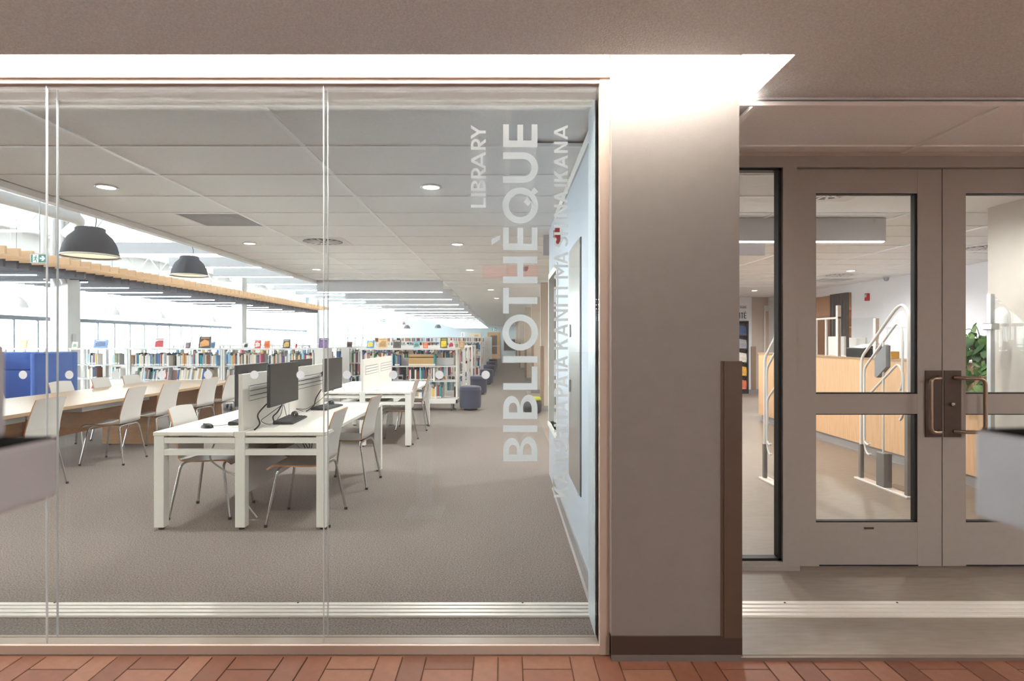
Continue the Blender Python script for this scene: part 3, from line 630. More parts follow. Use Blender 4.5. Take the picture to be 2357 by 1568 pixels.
# ------------------------------------------------------------------ computer desks
def desk(x0, y0, ln, label):
    t = thing('computer_desk', label, 'desk', (x0, y0, 0), 0, 'white four person computer desks'); W, hh = 1.285, .73; cx = W/2
    for a, b in ((0, cx-.045), (cx+.045, W)):
        MB().rbox(a, b, 0, ln, hh-.028, hh, .002, mi=0, seg=1).build('tabletop', LAMIN, t)
    MB().box(cx-.04, cx+.04, 0, ln, hh-.035, hh+.002).build('centre_rail', POWDER, t)
    for y in (.0, ln-.075):
        for x in (.0, cx-.04, W-.078):
            lg = MB().rbox(x+.004, x+.078, y+.004, y+.075, .018, hh-.03, .003, seg=1).build('leg', POWDER, t)
            MB().lathe([(.022, 0), (.022, .012), (.008, .014), (.008, .02)], (x+.04, y+.04, 0), 12).build('levelling_foot', BLACK, lg)
        for a, b in ((.078, cx-.04), (cx+.038, W-.074)):
            for z in (hh-.085, hh-.175): MB().box(a, b, y+.012, y+.062, z, z+.042).build('crossbar', POWDER, t)
    for a in (.16, W-.21): MB().box(a, a+.05, .06, ln-.06, hh-.07, hh-.028).build('side_beam', mat('dark_beam', (60, 60, 62), .5), t)
    MB().box(cx-.012, cx+.012, .08, ln-.08, .25, hh-.06).build('modesty_panel', mat('grey_fabric_panel', (188, 186, 184), .85), t)
    MB().box(cx-.16, cx+.16, .3, ln-.3, .52, .53).box(cx-.16, cx-.15, .3, ln-.3, .53, .58).box(cx+.15, cx+.16, .3, ln-.3, .53, .58).build('cable_tray', mat('tray_dark', (70, 70, 72), .5), t)
    half = ln/2
    for k in range(2):
        a, b = (.02, half-.05) if k == 0 else (half+.01, ln-.03)
        d = MB().rbox(cx-.013, cx+.013, a, b, hh, 1.158, .002, seg=1).build('divider_panel', LAMIN, t)
        MB().box(cx-.014, cx+.014, a-.006, a, hh, 1.159).build('edge_trim', ALU, d)
        for sx in (1, -1):
            for q in range(3): MB().box(cx+sx*.013, cx+sx*.021, a+.12, b-.06, .952+q*.038, .982+q*.038).build('slot_rail', POWDER, d)
            MB().box(cx+sx*.013, cx+sx*.0145, a+.115, b-.055, .945, 1.065).build('rail_backing', mat('rail_shadow', (112, 112, 114), .6), d)  # added grey strip: the shade in the gaps between rails as colour
            MB().box(cx+sx*.013, cx+sx*.018, a+.10, a+.12, .945, 1.065).box(cx+sx*.013, cx+sx*.018, b-.06, b-.04, .945, 1.065).build('rail_end', SHELFG, d)
    MB().box(cx-.02, cx+.02, half-.045, half+.005, hh, 1.12).build('divider_post', POWDER, t)
    for sx in (1, -1):
        for y in (.22, half+.3): MB().box(cx+sx*.13-.04, cx+sx*.13+.04, y, y+.13, hh, hh+.002).build('cable_flap', SHELFG, t)
    return t
desk(-2.606, 4.36, 2.02, 'white computer desk with four dark monitors near the glass')
desk(-2.52, 7.77, 2.02, 'white desk with divider panels and no monitors, behind the first')
def monitor(x, y0, face, label, zt=1.232, zb=.905, ln=.61):
    t = thing('monitor', label, 'monitor', (x, y0, zb), 0, 'dark desk monitors'); h = zt-zb; s = face
    MB().rbox(-.012, .012, 0, ln, 0, h, .003, seg=1).build('casing', BLACK, t)
    MB().box(s*.0121, s*.0126, .008, ln-.008, .016, h-.008).build('screen', SCREEN, t)
    MB().rbox(-.03 if s > 0 else .012, -.012 if s > 0 else .03, .16, ln-.16, .06, h-.06, .004, seg=1).build('back_bulge', BLACK, t)
    MB().box(min(-s*.03, -s*.16), max(-s*.03, -s*.16), ln*.8-.03, ln*.8+.03, .14, .18).build('mount_arm', BLACK, t)
    MB().box(-.006, .006, ln/2-.02, ln/2+.02, -.014, .0).build('sensor_bar', SHELFG, t)
    return t
monitor(-1.765, 4.40, 1, 'dark monitor facing right, nearest on the front desk'); monitor(-1.755, 5.72, 1, 'dark monitor facing right, behind the glass joint')
monitor(-2.10, 4.60, -1, 'dark monitor seen from behind, nearest over the divider', 1.215, .89); monitor(-2.10, 5.79, -1, 'dark monitor seen from behind, farther over the divider', 1.215, .89)
def keyboard(x, y, rz, label):
    t = thing('keyboard', label, 'keyboard', (x, y, .732), rz, 'black keyboards')
    MB().prism([(-.078, 0), (.078, 0), (.078, .012), (-.078, .024)], lambda a, b, d: (a, d, b), -.22, .22).build('case', BLACK, t)
    m = MB(); K = mat('key_black', (40, 40, 42), .5)
    for r_ in range(6):
        for c in range(20):
            a = .066-r_*.0245; y0 = -.212+c*.0212; z = .012+(.078-a)/.156*.012
            m.box(a-.019, a, y0, y0+.0185, z-.002, z+.005)
    m.build('keys', K, t)
    return t
keyboard(-1.80, 4.96, math.radians(4), 'black keyboard in front of the nearest right monitor'); keyboard(-1.78, 5.92, math.radians(-6), 'black keyboard in front of the farther right monitor')
keyboard(-2.14, 4.92, math.radians(3), 'black keyboard mostly hidden behind the near divider panel')
def mouse(x, y, z, rz, label, rx=0):
    t = thing('computer_mouse', label, 'mouse', (x, y, z), rz, 'black mice')
    rows = []
    for i in range(9):
        u = -1+2*i/8; wd = .031*math.sqrt(max(.02, 1-abs(u)**3)); hh = .036*(1-.55*u*u-.18*u) ; row = []
        for j in range(9):
            a = math.pi*j/8; row.append((wd*math.cos(a), u*.056, max(.0, hh*math.sin(a)**.7)))
        rows.append(row)
    MB().grid(rows).build('body', BLACK, t); MB().box(-.003, .003, .02, .038, .026, .0335).build('scroll_wheel', SCREEN, t)
    return t
mouse(-2.31, 4.57, .731, 1.2, 'black mouse alone on the near left desk')
mouse(-1.835, 5.15, .756, .3, 'black mouse lying on the nearest keyboard'); mouse(-1.80, 6.11, .756, .2, 'black mouse lying on the farther keyboard')
def cable(pts, label, r=.004, m=BLACK, k=8): MB().tube(smoothpath(pts, k), r, 6).build('cable', m, None, label=label, cat='cable', group='loose computer cables')
cable([(-1.80, 4.46, .93), (-1.86, 4.44, .85), (-1.85, 4.45, .78), (-1.88, 4.42, .735)], 'black cable dropping from the nearest right monitor', .006)
cable([(-1.78, 4.72, .90), (-1.81, 4.70, .84), (-1.84, 4.68, .80), (-1.83, 4.70, .745)], 'black cable plugged under the nearest right screen', .006)
cable([(-1.79, 4.74, .89), (-1.86, 4.62, .82), (-1.90, 4.60, .78), (-1.86, 4.66, .745), (-1.84, 4.80, .755)], 'thin looped cable behind the nearest keyboard', .0025)
cable([(-1.79, 4.76, .89), (-1.84, 4.84, .80), (-1.88, 4.88, .76), (-1.85, 4.78, .745)], 'thin crossing cable behind the nearest keyboard', .0025)
cable([(-1.79, 5.76, .93), (-1.83, 5.72, .85), (-1.84, 5.68, .78), (-1.87, 5.56, .74)], 'black cable dropping from the farther right monitor', .006)
cable([(-1.78, 5.98, .90), (-1.84, 5.92, .82), (-1.88, 5.62, .76), (-1.93, 5.46, .775), (-1.90, 5.56, .74)], 'thin cable looping beside the farther keyboard', .0028)
cable([(-2.30, 4.62, .74), (-2.24, 4.66, .736), (-2.17, 4.68, .75)], 'thin mouse cable on the near left desk', .002)
GC = mat('cable_grey', (200, 198, 192), .6)
cable([(-2.22, 4.50, .62), (-2.26, 4.52, .50), (-2.16, 4.55, .40), (-2.02, 4.5, .36), (-2.10, 4.6, .28), (-2.02, 4.62, .12), (-1.95, 4.64, .012)], 'pale power cable hanging under the near left desk', .007, GC)
for i in range(4): cable([(-1.90+.02*i, 4.75, .54), (-1.84+.04*i, 4.9+.05*i, .46-.03*i), (-1.76+.02*i, 5.2, .42+.03*i), (-1.88, 5.4, .52)], ('uppermost', 'second', 'third', 'lowest')[i]+' tangled cable under the front desk', .004)
t = thing('power_box', 'small pale power adapter hanging under the near right chair', 'adapter', (-1.72, 5.05, .36)); MB().rbox(-.03, .03, -.05, .05, 0, .08, .006).build('case', WHITE, t); MB().tube([(0, 0, .08), (-.1, 0, .2), (-.18, 0, .53)], .004, 6).build('lead', GC, t)

# ------------------------------------------------------------------ long wooden table
t = thing('long_table', 'long maple reading table with panel legs and chairs on both sides', 'table', (-5.09, 4.37, 0))
MB().rbox(-.66, .65, 0, 2.79, .705, .74, .002, seg=1).build('tabletop', MAPLE, t); MB().rbox(-.66, .65, 2.793, 5.55, .705, .74, .002, seg=1).build('tabletop', MAPLE, t)
for y in (.02, 1.78, 3.57, 5.42): MB().rbox(-.34, .40, y, y+.03, .012, .705, .002, seg=1).build('panel_leg', MAPLED, t)
for a, b in ((.05, 1.78), (1.81, 3.57), (3.60, 5.42)): MB().box(.02, .045, a, b, .32, .705).build('modesty_panel', MAPLED, t)
for a in (.3, 1.95): MB().box(.30, .55, a, a+.9, .64, .70).box(.30, .55, a+.92, a+1.2, .655, .70).build('power_tray', SHELFG, t)

# ------------------------------------------------------------------ blue booth sofa
t = thing('booth_sofa', 'high backed blue upholstered booth sofa behind the wooden table', 'sofa', (-6.72, 9.05, 0))
for a, b, z0, z1 in ((-1.30, -.46, .96, 1.225), (-.455, -.06, .96, 1.225), (-1.30, -.06, .44, .952)): MB().rbox(a, b, -.03, .10, z0, z1, .012).build('back_cushion', BLUE, t)
MB().rbox(-1.36, .0, .08, .22, .08, 1.235, .02).build('back_shell', BLUE, t)
MB().rbox(-.085, .0, -.62, .12, .08, 1.232, .02).build('side_wing', BLUE, t); MB().rbox(-1.40, -1.315, -.62, .12, .08, 1.232, .02).build('side_wing', BLUE, t)
MB().rbox(-1.31, -.09, -.58, -.03, .22, .46, .03).build('seat_cushion', BLUE, t)
for x in (-1.3, -.06):
    for y in (-.55, .1): MB().box(x-.02, x+.02, y-.02, y+.02, 0, .09).build('foot', BLACK, t)

# ------------------------------------------------------------------ bookcases
PAL = [('white', (232, 226, 218)), ('cream', (226, 208, 182)), ('grey', (150, 148, 148)), ('black', (42, 42, 48)), ('red', (178, 52, 52)), ('brown', (122, 74, 56)), ('blue', (52, 104, 168)), ('pale blue', (150, 192, 220)), ('navy', (46, 58, 98)), ('green', (60, 128, 92)), ('olive', (138, 132, 72)), ('teal', (42, 142, 150)), ('pink', (214, 120, 140)), ('purple', (104, 78, 140)), ('orange', (226, 136, 72)), ('tan', (198, 160, 104)), ('yellow', (228, 190, 84))]
WTS = [22, 12, 9, 5, 4, 3, 4, 5, 4, 2, 1, 2, 2, 1, 2, 3, 1]
PM = {n: mat('cover_'+n.replace(' ', '_'), c, .55, noise=.06, nscale=30) for n, c in PAL}
LABELM = mat('spine_label', (240, 238, 232), .7); BANDM = mat('spine_band', (52, 44, 36), .6)
def book_mesh(cn, band=False):
    m = MB().box(0, 1, 0, .10, 0, 1).box(0, .14, .10, 1, 0, 1).box(.86, 1, .10, 1, 0, 1).box(.14, .86, .10, .97, .03, .97, 1)
    m.box(.06, .94, -.004, .0, .05, .17, 2)
    if band: m.box(-.01, 1.01, -.003, 0, .70, .78, 3)
    return m.mesh('book', [PM[cn], PAPER, LABELM, BANDM])
BM = {n: book_mesh(n) for n, _ in PAL}; BTAN = book_mesh('tan', True)
NB = [0]
def put_book(x, y, z, th, dp, hg, cn, label, group, lean=0, me=None):
    o = obj('book', me or BM[cn], None, (x, y, z), label=label, cat='book', group=group); o.scale = (th, dp, hg); o.rotation_euler = (0, lean, 0); NB[0] += 1
def row(x0, x1, y, z, hmax, desc, lean=0, start=[0], group=None, dens=1.0):
    x = x0; i = start[0]
    while x < x1-.02:
        th = R.choice((.016, .02, .024, .028, .034, .042)); hg = min(hmax, R.uniform(.19, .265)); cn = R.choices([n for n, _ in PAL], WTS)[0]; dp = R.uniform(.14, .19)
        if x+th > x1: break
        size = 'thin' if th < .022 else 'thick' if th > .032 else 'mid-sized'
        put_book(x, y+R.uniform(0, .012), z, th, dp, hg, cn, '%s %s book, %s from left, %s' % (size, cn, nth(i), desc), group or 'shelved books', lean)
        x += (th+.002)/(math.cos(lean) if lean else 1); i += 1
    start[0] = i
def bookcase(x0, x1, y, ztop, label, shelves=(.25, .60, .90), dp=.56, casters=True, mid=True, group='low white bookcases'):
    t = thing('bookcase', label, 'bookcase', (x0, y, 0), 0, group); W = x1-x0; zb = .15 if casters else 0
    for x in (0, W-.035):
        for yy in (0, dp-.05): MB().box(x, x+.035, yy, yy+.05, zb, ztop-.03).build('upright', SHELFW, t)
    if mid:
        for yy in (dp/2-.02,): MB().box(W/2-.02, W/2+.02, yy, yy+.04, zb, ztop-.03).build('upright', SHELFW, t)
    MB().rbox(-.005, W+.005, -.012, dp+.012, ztop-.03, ztop, .003, seg=1).build('top', SHELFW, t)
    for z in shelves: MB().box(.035, W-.035, .012, dp-.012, z-.02, z).build('shelf', SHELFG if z > .3 else SHELFW, t)
    MB().box(0, W, 0, dp, zb, shelves[0]-.02).build('base', SHELFW, t)
    if casters:
        for x in (.12, W-.12):
            for yy in (.07, dp-.07):
                c = MB().box(x-.02, x+.02, yy-.025, yy+.025, .095, .15).build('caster', mat('caster_grey', (150, 152, 158), .4), t)
                MB().lathe([(.02, -.014), (.05, -.014), (.054, 0), (.05, .014), (.02, .014)], n=18).build('wheel', mat('wheel_grey', (90, 94, 104), .4), c, (x, yy, .054)).rotation_euler = (0, math.pi/2, 0)
    return t
def stuff_books(x0, x1, y, z, hmax, m, dens=.85, dp=.16, big=False):
    x = x0
    while x < x1:
        if R.random() > dens: x += R.uniform(.05, .22); continue
        th = R.uniform(.02, .05)*(1.6 if big else 1); hg = min(hmax, R.uniform(.18, .27)); m.box(x, x+th*.95, y, y+dp, z, z+hg, R.choices(range(len(PAL)), WTS)[0]); x += th
ALLP = [PM[n] for n, _ in PAL]
def finish_stuff(m, label): m.build('shelved_books', ALLP, None, label=label, cat='books', kind='stuff')
YB = 11.72
bA = bookcase(WX(295, YB), WX(511.5, YB), YB, 1.252, 'low white bookcase behind the wooden table, left of the screens')
bB = bookcase(WX(512.5, YB), WX(728, YB), YB, 1.252, 'low white bookcase straight behind the front monitors')
bR = bookcase(WX(829, YB), WX(1053, YB), YB, 1.252, 'low white bookcase on casters beside the blue stools')
YC = 12.45
bL = bookcase(WX(160, YC), WX(293, YC), YC, 1.245, 'low white magazine bookcase right of the blue sofa', mid=True)
bookcase(WX(8, YC), WX(156, YC), YC, 1.245, 'low white bookcase hidden behind the blue sofa')
def seg(desc, z, segs, YY=YB, hmax=.265, group=None):
    st = [0]
    for a, b, ln in segs: row(WX(a, YY), WX(b, YY), YY+.03, z, hmax, desc, ln, st, group)
dA, dB, dR, dL = 'left of the screens', 'behind the screens', 'by the stools', 'by the sofa'
seg('top shelf '+dA, .90, [(300, 389, 0), (404, 497, 0)], group='books on the top shelf left of the screens')
seg('middle shelf '+dA, .60, [(306, 384, .12), (404, 484, .16)], group='books on the middle shelf left of the screens')
seg('top shelf '+dB, .90, [(519, 602, 0), (622, 722, 0)], group='books on the top shelf behind the screens')
seg('middle shelf '+dB, .60, [(519, 560, .08), (690, 722, 0)], group='books on the middle shelf behind the screens')
st = [0]
row(WX(836, YB), WX(905, YB), YB+.03, .90, .265, 'top shelf '+dR, 0, st, 'books on the top shelf by the stools')
row(WX(908, YB), WX(921, YB), YB+.03, .90, .265, 'top shelf '+dR, 0, st, 'books on the top shelf by the stools')
for k in range(15): put_book(WX(940, YB)+k*.0335, YB+.03, .90, .032, .18, .235, 'tan', 'tan set volume with dark band, %s from the left, by the stools' % nth(k), 'set of tan volumes', 0, BTAN)
put_book(WX(940, YB)+15*.0335, YB+.03, .90, .03, .18, .24, 'teal', 'single teal book at the right end of the tan volumes', 'set of tan volumes')
for a, b in ((905, 938), (1000, 1042)):
    MB().rbox(WX(a, YB), WX(b, YB), YB+.25, YB+.26, .90, 1.06, .002, seg=1).build('shelf_divider', SHELFG, None, label='plain grey back plate on the shelf %s the tan volumes' % ('left of' if a < 910 else 'right of'), cat='shelf plate')
seg('middle shelf '+dR, .60, [(838, 902, 0), (940, 1004, 0)], group='books on the middle shelf by the stools')
seg('bottom shelf '+dR, .25, [(945, 985, 0), (990, 1016, 0)], group='books on the bottom shelf by the stools')
seg('top shelf '+dL, .92-.02, [(198, 222, 0), (252, 273, 0)], YC, group='magazines in the bookcase by the sofa')
seg('middle shelf '+dL, .60, [(198, 222, 0), (252, 275, 0)], YC, group='magazines in the bookcase by the sofa')
put_book(WX(201, YC), YC+.02, .26, .05, .2, .30, 'red', 'large tilted red book low in the bookcase by the sofa', 'magazines in the bookcase by the sofa', .45)
m = MB()
for b0, b1, YY in ((295, 511, YB), (513, 728, YB), (829, 1053, YB)):
    for z in (.25, .60, .90): stuff_books(WX(b0, YY)+.06, WX(b1, YY)-.06, YY+.36, z, .27, m, .8)
finish_stuff(m, 'books on the far side of the front bookcases')
MB().box(WX(728.5, YB)-WX(512.5, YB), WX(745, YB)-WX(512.5, YB), -.012, .57, .02, 1.252).build('end_panel', SHELFW, bB)
# further rows of stacks
m = MB(); k = 0
for y in (13.6, 15.4, 17.2, 19.0):
    bb_ = bookcase(-4.4, -.93, y, 1.25, 'low white bookcase, %s row behind the one by the stools' % NTH[k], casters=False); k += 1
    if k == 1: MB().box(WX(786, y)+4.4, WX(805, y)+4.4, -.03, .0, 0, 1.25).build('end_panel', SHELFW, bb_)
    for z in (.25, .60, .90):
        stuff_books(-4.3, -1.0, y+.03, z, .27, m, .8); stuff_books(-4.3, -1.0, y+.36, z, .27, m, .8)
for i, (a, b, y) in enumerate(((-9.6, -6.9, 17.0), (-6.8, -4.8, 14.0), (-9.4, -5.2, 21.0))):
    bookcase(a, b, y, 1.30, 'low white bookcase seen past the front row, %s of three' % ('left', 'right', 'farthest')[i], casters=False)
    for z in (.25, .60, .90): stuff_books(a+.06, b-.06, y+.03, z, .27, m, .85)
finish_stuff(m, 'books in the low rear bookcases')
m = MB(); k = 0
for y in (22.2, 24.2, 26.4, 28.4, 30.4, 32.6, 34.8, 37.0, 39.2, 41.4):
    zt = 1.37 if y < 25 else 1.57+(y-26)*.006; x0 = -5.9 if y > 25 else -4.4
    bookcase(x0, -.86, y, zt, 'tall white bookcase, %s of the far rows counted from the glass' % NTH[k], shelves=(.12, .45, .78, 1.06) if zt < 1.5 else (.12, .46, .80, 1.14, 1.35), casters=False, group='tall white bookcases'); k += 1
    for z in ((.12, .45, .78, 1.06) if zt < 1.5 else (.12, .46, .80, 1.14, 1.35)):
        stuff_books(x0+.06, -.92, y+.03, z, .26 if z < 1.3 else .17, m, .85, big=True)
for y in (33, 38): bookcase(-12.5, -7.0, y, 1.50, 'tall white bookcase beyond the columns, %s one' % ('nearer' if y == 33 else 'farther'), shelves=(.12, .46, .80, 1.14), casters=False, group='tall white bookcases')
finish_stuff(m, 'books in the tall far bookcases')
# display books on top of the front row
COV = [(45, 62, 776, 796, (240, 160, 70), (250, 200, 120), 'orange', YC+.1), (166, 179, 780, 794, (220, 210, 200), (90, 120, 80), 'pale portrait', YC+.1), (215, 249, 775, 795, (92, 128, 190), (50, 66, 110), 'blue landscape', YC+.1),
       (354, 379, 774, 798, (242, 240, 236), (190, 60, 70), 'white and red', YB+.2), (427, 438, 780, 794, (60, 66, 92), (150, 110, 110), 'small dark', YB+.2), (457, 484, 769, 796, (70, 68, 76), (228, 160, 90), 'big black and amber', YB+.15), (483, 495, 779, 794, (96, 124, 160), (70, 96, 130), 'slate blue', YB+.35),
       (561, 571, 782, 795, (240, 240, 238), (40, 40, 44), 'black and white', YB+.2), (586, 600, 777, 796, (208, 56, 52), (240, 230, 225), 'red', YB+.2), (608, 621, 778, 795, (236, 140, 82), (220, 110, 60), 'plain orange', YB+.2), (651, 668, 778, 798, (52, 48, 44), (220, 180, 110), 'black and gold', YB+.15),
       (680, 684, 785, 795, (214, 90, 80), (214, 90, 80), 'thin red', YB+.3), (734, 756, 774, 797, (116, 92, 150), (150, 120, 170), 'purple', YB+.5), (798, 811, 782, 795, (120, 92, 78), (60, 52, 50), 'brown', 13.8),
       (844, 861, 778, 797, (52, 142, 208), (236, 200, 90), 'bright blue', YB+.2), (870, 891, 776, 799, (226, 190, 138), (180, 140, 90), 'tan emblem', YB+.15), (905, 923, 779, 798, (96, 84, 76), (60, 54, 50), 'dark brown', YB+.2), (952, 966, 781, 797, (150, 186, 206), (90, 130, 100), 'pale blue', YB+.2),
       (974, 985, 783, 796, (226, 86, 62), (240, 150, 110), 'vermilion', YB+.25), (1013, 1030, 776, 800, (70, 84, 50), (230, 200, 60), 'dark green and yellow', YB+.12), (1032, 1045, 780, 798, (230, 216, 222), (200, 60, 90), 'white and pink', YB+.2), (1047, 1056, 782, 797, (224, 206, 176), (150, 140, 120), 'cream', YB+.25), (1057, 1069, 780, 797, (186, 136, 80), (220, 180, 130), 'ochre', YB+.25)]
for i, (a, b, y0, y1, c1, c2, nm, Y) in enumerate(COV):
    W = (b-a)*Y/F; Hh = (y1-y0)*Y/F; zt = 1.252 if Y < YC else 1.245 if Y < 13 else 1.25
    t = thing('display_book', '%s book cover displayed upright on top of the bookcases' % nm, 'book', ((a-VX)*Y/F, Y, zt), R.uniform(-.12, .12), 'display books on top of the bookcases')
    m1 = mat('display_cover_%s' % nm.replace(' ', '_'), c1, .4, noise=.12, nscale=18); m2 = mat('display_art_%s' % nm.replace(' ', '_'), c2, .4, noise=.25, nscale=22)
    cv = MB().box(0, W, -.012, .0, 0, Hh).box(.003, W-.002, 0, .012, .003, Hh-.003, 1).build('cover', [m1, PAPER], t)
    MB().prism([(W*.12, Hh*.10), (W*.88, Hh*.10+Hh*.06*(i % 3)), (W*.84, Hh*(.55+.06*(i % 4))), (W*.45, Hh*.74), (W*.14, Hh*(.48+.05*(i % 5)))], lambda p, q, d: (p, d, q), -.0135, -.012).build('cover_art', m2, t)
    MB().box(W*.15, W*.85, -.0135, -.012, Hh*.83, Hh*.90).build('title_band', m2 if i % 2 else LABELM, t)
    st_ = MB().prism([(.014, Hh*.7), (.02, Hh*.7), (Hh*.35, 0), (.012, 0)], lambda p, q, d: (d, p, q), W*.4, W*.6).build('easel', SHELFG, t)
    sh = Matrix.Shear('XZ', 4, (0, 0)); 
    for c in t.children: c.rotation_euler = (-.22, R.choice((.0, .0, .10, -.06)) if c is cv else 0, 0) if c.name.startswith('x') else (-.20, 0, 0)
    t.location.z += .004

# ------------------------------------------------------------------ stools along the aisle
t = thing('round_stool', 'navy round fabric stool nearest, beside the bookcase on casters', 'stool', (-.683, 11.95, 0), 0, 'navy round stools')
MB().lathe([(0, .0), (.14, .0), (.14, .045), (0, .045)], n=28).build('base', BLACK, t)
MB().lathe([(0, .045), (.20, .045), (.213, .06), (.220, .12), (.221, .40), (.224, .405), (.221, .412), (.220, .455), (.205, .475), (.16, .486), (0, .49)], n=40).build('drum', NAVY, t)
MB().tube([(.2245*math.cos(a*math.pi/18), .2245*math.sin(a*math.pi/18), .408) for a in range(36)], .004, 6, closed=True).build('piping', NAVY, t)
for i, (x, y) in enumerate(((-.665, 15.4), (-.56, 18.9), (-.56, 22.3), (-.56, 26.0), (-.54, 29.4))): dup(t, (x, y, 0), None, 'navy round fabric stool, %s from the glass along the aisle' % NTH[i+1])
t = thing('low_pouf', 'low black pouf with a lime top by the right wall fin', 'stool', (WX(1224, 12.1)-.02, 11.45, 0))
MB().lathe([(0, 0), (.14, 0), (.175, .04), (.185, .14), (.175, .24), (0, .25)], n=28).build('body', BLACK, t); MB().lathe([(0, .25), (.165, .25), (.17, .28), (.15, .31), (0, .315)], n=28).build('top_pad', mat('lime', (190, 200, 52), .8), t)

# ------------------------------------------------------------------ far end
t = thing('far_door', 'wooden far door with dark glazing at the end of the aisle', 'door', (WX(1122, 45.9), 45.945, 0)); Wd = 29*45.9/F
OAK = mat('oak_door', (206, 164, 122), .5, noise=.08, nscale=5, stretch=(4, 1, 14))
MB().box(0, Wd, 0, .05, 0, 2.06).build('leaf', OAK, t); MB().box(.26, Wd-.24, -.01, .0, .35, 1.80).build('glazing', mat('dark_glazing', (106, 92, 84), .3), t)
MB().box(.2, Wd-.02, -.05, -.02, .95, 1.0).build('push_bar', SHELFG, t)
t = thing('framed_picture', 'dark framed picture on the far wall right of the door', 'picture', (WX(1158, 45.9), 45.9, WZ(809, 45.9)))
MB().box(0, 1.0, 0, .08, 0, 1.0).build('frame', SHELFG, t); MB().box(.06, .94, -.01, 0, .06, .94).build('print', mat('dark_print', (86, 84, 78), .5, noise=.3, nscale=6), t)
MB().box(WX(1155, 37), 1.5, 37, 37.3, 0, .45).build('ledge', WHITE, None, label='low white ledge across the far end of the aisle', cat='ledge')
t = thing('direction_sign', 'small pale hanging sign with vertical dark marks, far over the stacks', 'sign', (WX(1065, 42), 42, WZ(770, 42)))
MB().box(-.2, .2, 0, .03, -.17, .17).build('panel', WALLW, t)
for x in (-.16, .16): MB().box(x-.008, x+.008, -.006, 0, -.15, .15).build('edge_line', SCREEN, t)
for q, ch in enumerate('DOC'):
    g = MB()
    for p in glyph('O' if ch == 'D' else ch, .7, .2): g.prism(p, lambda a, b, d: (.05-b*.10, d, -.13+q*.09+a*.10), -.006, 0)
    g.build('letter', SCREEN, t)
t = thing('notice_board', 'cream notice board above the far stacks', 'board', (WX(1079, 45.9), 45.95, WZ(776, 45.9))); MB().box(0, .95, 0, .04, 0, .30).build('board', mat('cream_board', (236, 216, 190), .6), t); MB().box(.45, .75, -.01, 0, .04, .18).build('notice', mat('orange_notice', (232, 170, 110), .6), t)
t = thing('stair_rail', 'small dark railing with a curved handrail near the far wall', 'railing', (WX(902, 44), 44, 0)); 
for x in (0, .12): MB().tube([(x, 0, 0), (x, 0, 2.2)], .025, 6).build('post', SHELFG, t)
MB().tube(smoothpath([(.12, 0, 2.15), (.3, 0, 1.9), (.5, 0, 1.5), (.55, 0, .9), (.55, 0, 0)]), .025, 6).build('handrail', SHELFG, t)
def alarm(loc, label, rz=0, s=1):
    t = thing('fire_alarm', label, 'alarm', loc, rz); MB().rbox(-.045*s, .045*s, -.045, 0, -.065*s, .065*s, .006).build('housing', RED, t); MB().rbox(-.025*s, .025*s, -.06, -.045, -.005*s, .05*s, .004).build('strobe', SHELFG, t)
alarm((.477, 5.02, 2.30), 'red fire alarm strobe high on the library right wall', -math.pi/2); alarm((WX(929, 45.9), 45.98, WZ(744, 45.9)), 'tiny red fire alarm on the far blue wall', 0, 1.6)
alarm((7.1, 11.45, WZ(684, 11.45)), 'red fire alarm on the pale hall wall', -math.pi/2, 1.1)
def dome(loc, label):
    t = thing('security_camera', label, 'camera', loc); MB().lathe([(0, 0), (.055, 0), (.055, -.02), (0, -.02)], n=20).build('base', WHITE, t); MB().lathe([(.045, -.02), (.045, -.05), (.03, -.08), (0, -.09)], n=20).build('dome', mat('camera_dome', (150, 150, 158), .2), t)
dome((.33, 9.1, CZ), 'white dome camera on the library ceiling by the right wall'); dome((6.9, 10.6, CZ), 'white dome camera on the ceiling of the hall')
t = thing('steel_panel', 'brushed steel access panel with two latches on the library right wall', 'panel', (.477, 3.62, .452))
MB().box(-.012, 0, 0, .595, 0, 1.592).build('panel_door', STEEL, t); MB().box(-.006, 0, -.006, .601, -.006, 1.598).build('shadow_rim', mat('panel_shadow', (90, 94, 98), .5), t)  # dark rim: the shadow line around the panel put into colour
for z in (.60, .98): MB().rbox(-.024, -.012, .46, .485, z, z+.09, .004).build('latch', CHROME, t)

# ------------------------------------------------------------------ entrance hall furniture
t = thing('service_desk', 'long maple service desk with grey toe kick behind the doors', 'desk', (4.5, 5.0, 0))
MB().box(0, .04, 0, 5.38, .11, 1.17).build('front_panel', DESKWOOD, t); MB().box(.04, .8, 5.33, 5.37, .11, 1.17).build('end_panel', DESKWOOD, t)
MB().box(-.012, .30, -.0, 5.39, 1.17, 1.195).build('counter_top', MAPLE, t); MB().box(.02, .06, .0, 5.3, 0, .11).box(-.004, .02, .0, 5.3, 0, .012).build('toe_kick', GREYBASE, t); MB().box(.04, .9, 0, 5.33, .72, .75).build('work_surface', LAMIN, t)
PB = mat('post_beige', (206, 184, 164), .5)
def post(px, py, X, label, wd=.05):
    Y = F*X/(px-VX); t = thing('screen_post', label, 'post', (X, Y, 1.195)); MB().box(0, .04, 0, wd, 0, WZ(py, Y)-1.195).build('upright', PB, t); MB().box(-.004, .0, 0, wd, 0, WZ(py, Y)-1.195).build('white_face', WHITE, t); return Y
ya = post(1929, 703, 4.58, 'tall post of the desk screen left of the curtain'); yb = post(2016, 733, 4.58, 'shorter post of the desk screen near the security gate')
MB().box(4.59, 4.60, yb+.03, ya, 1.215, 1.70).build('screen_glass', ACRYL, None, label='clear protective screen standing on the service desk', cat='screen')
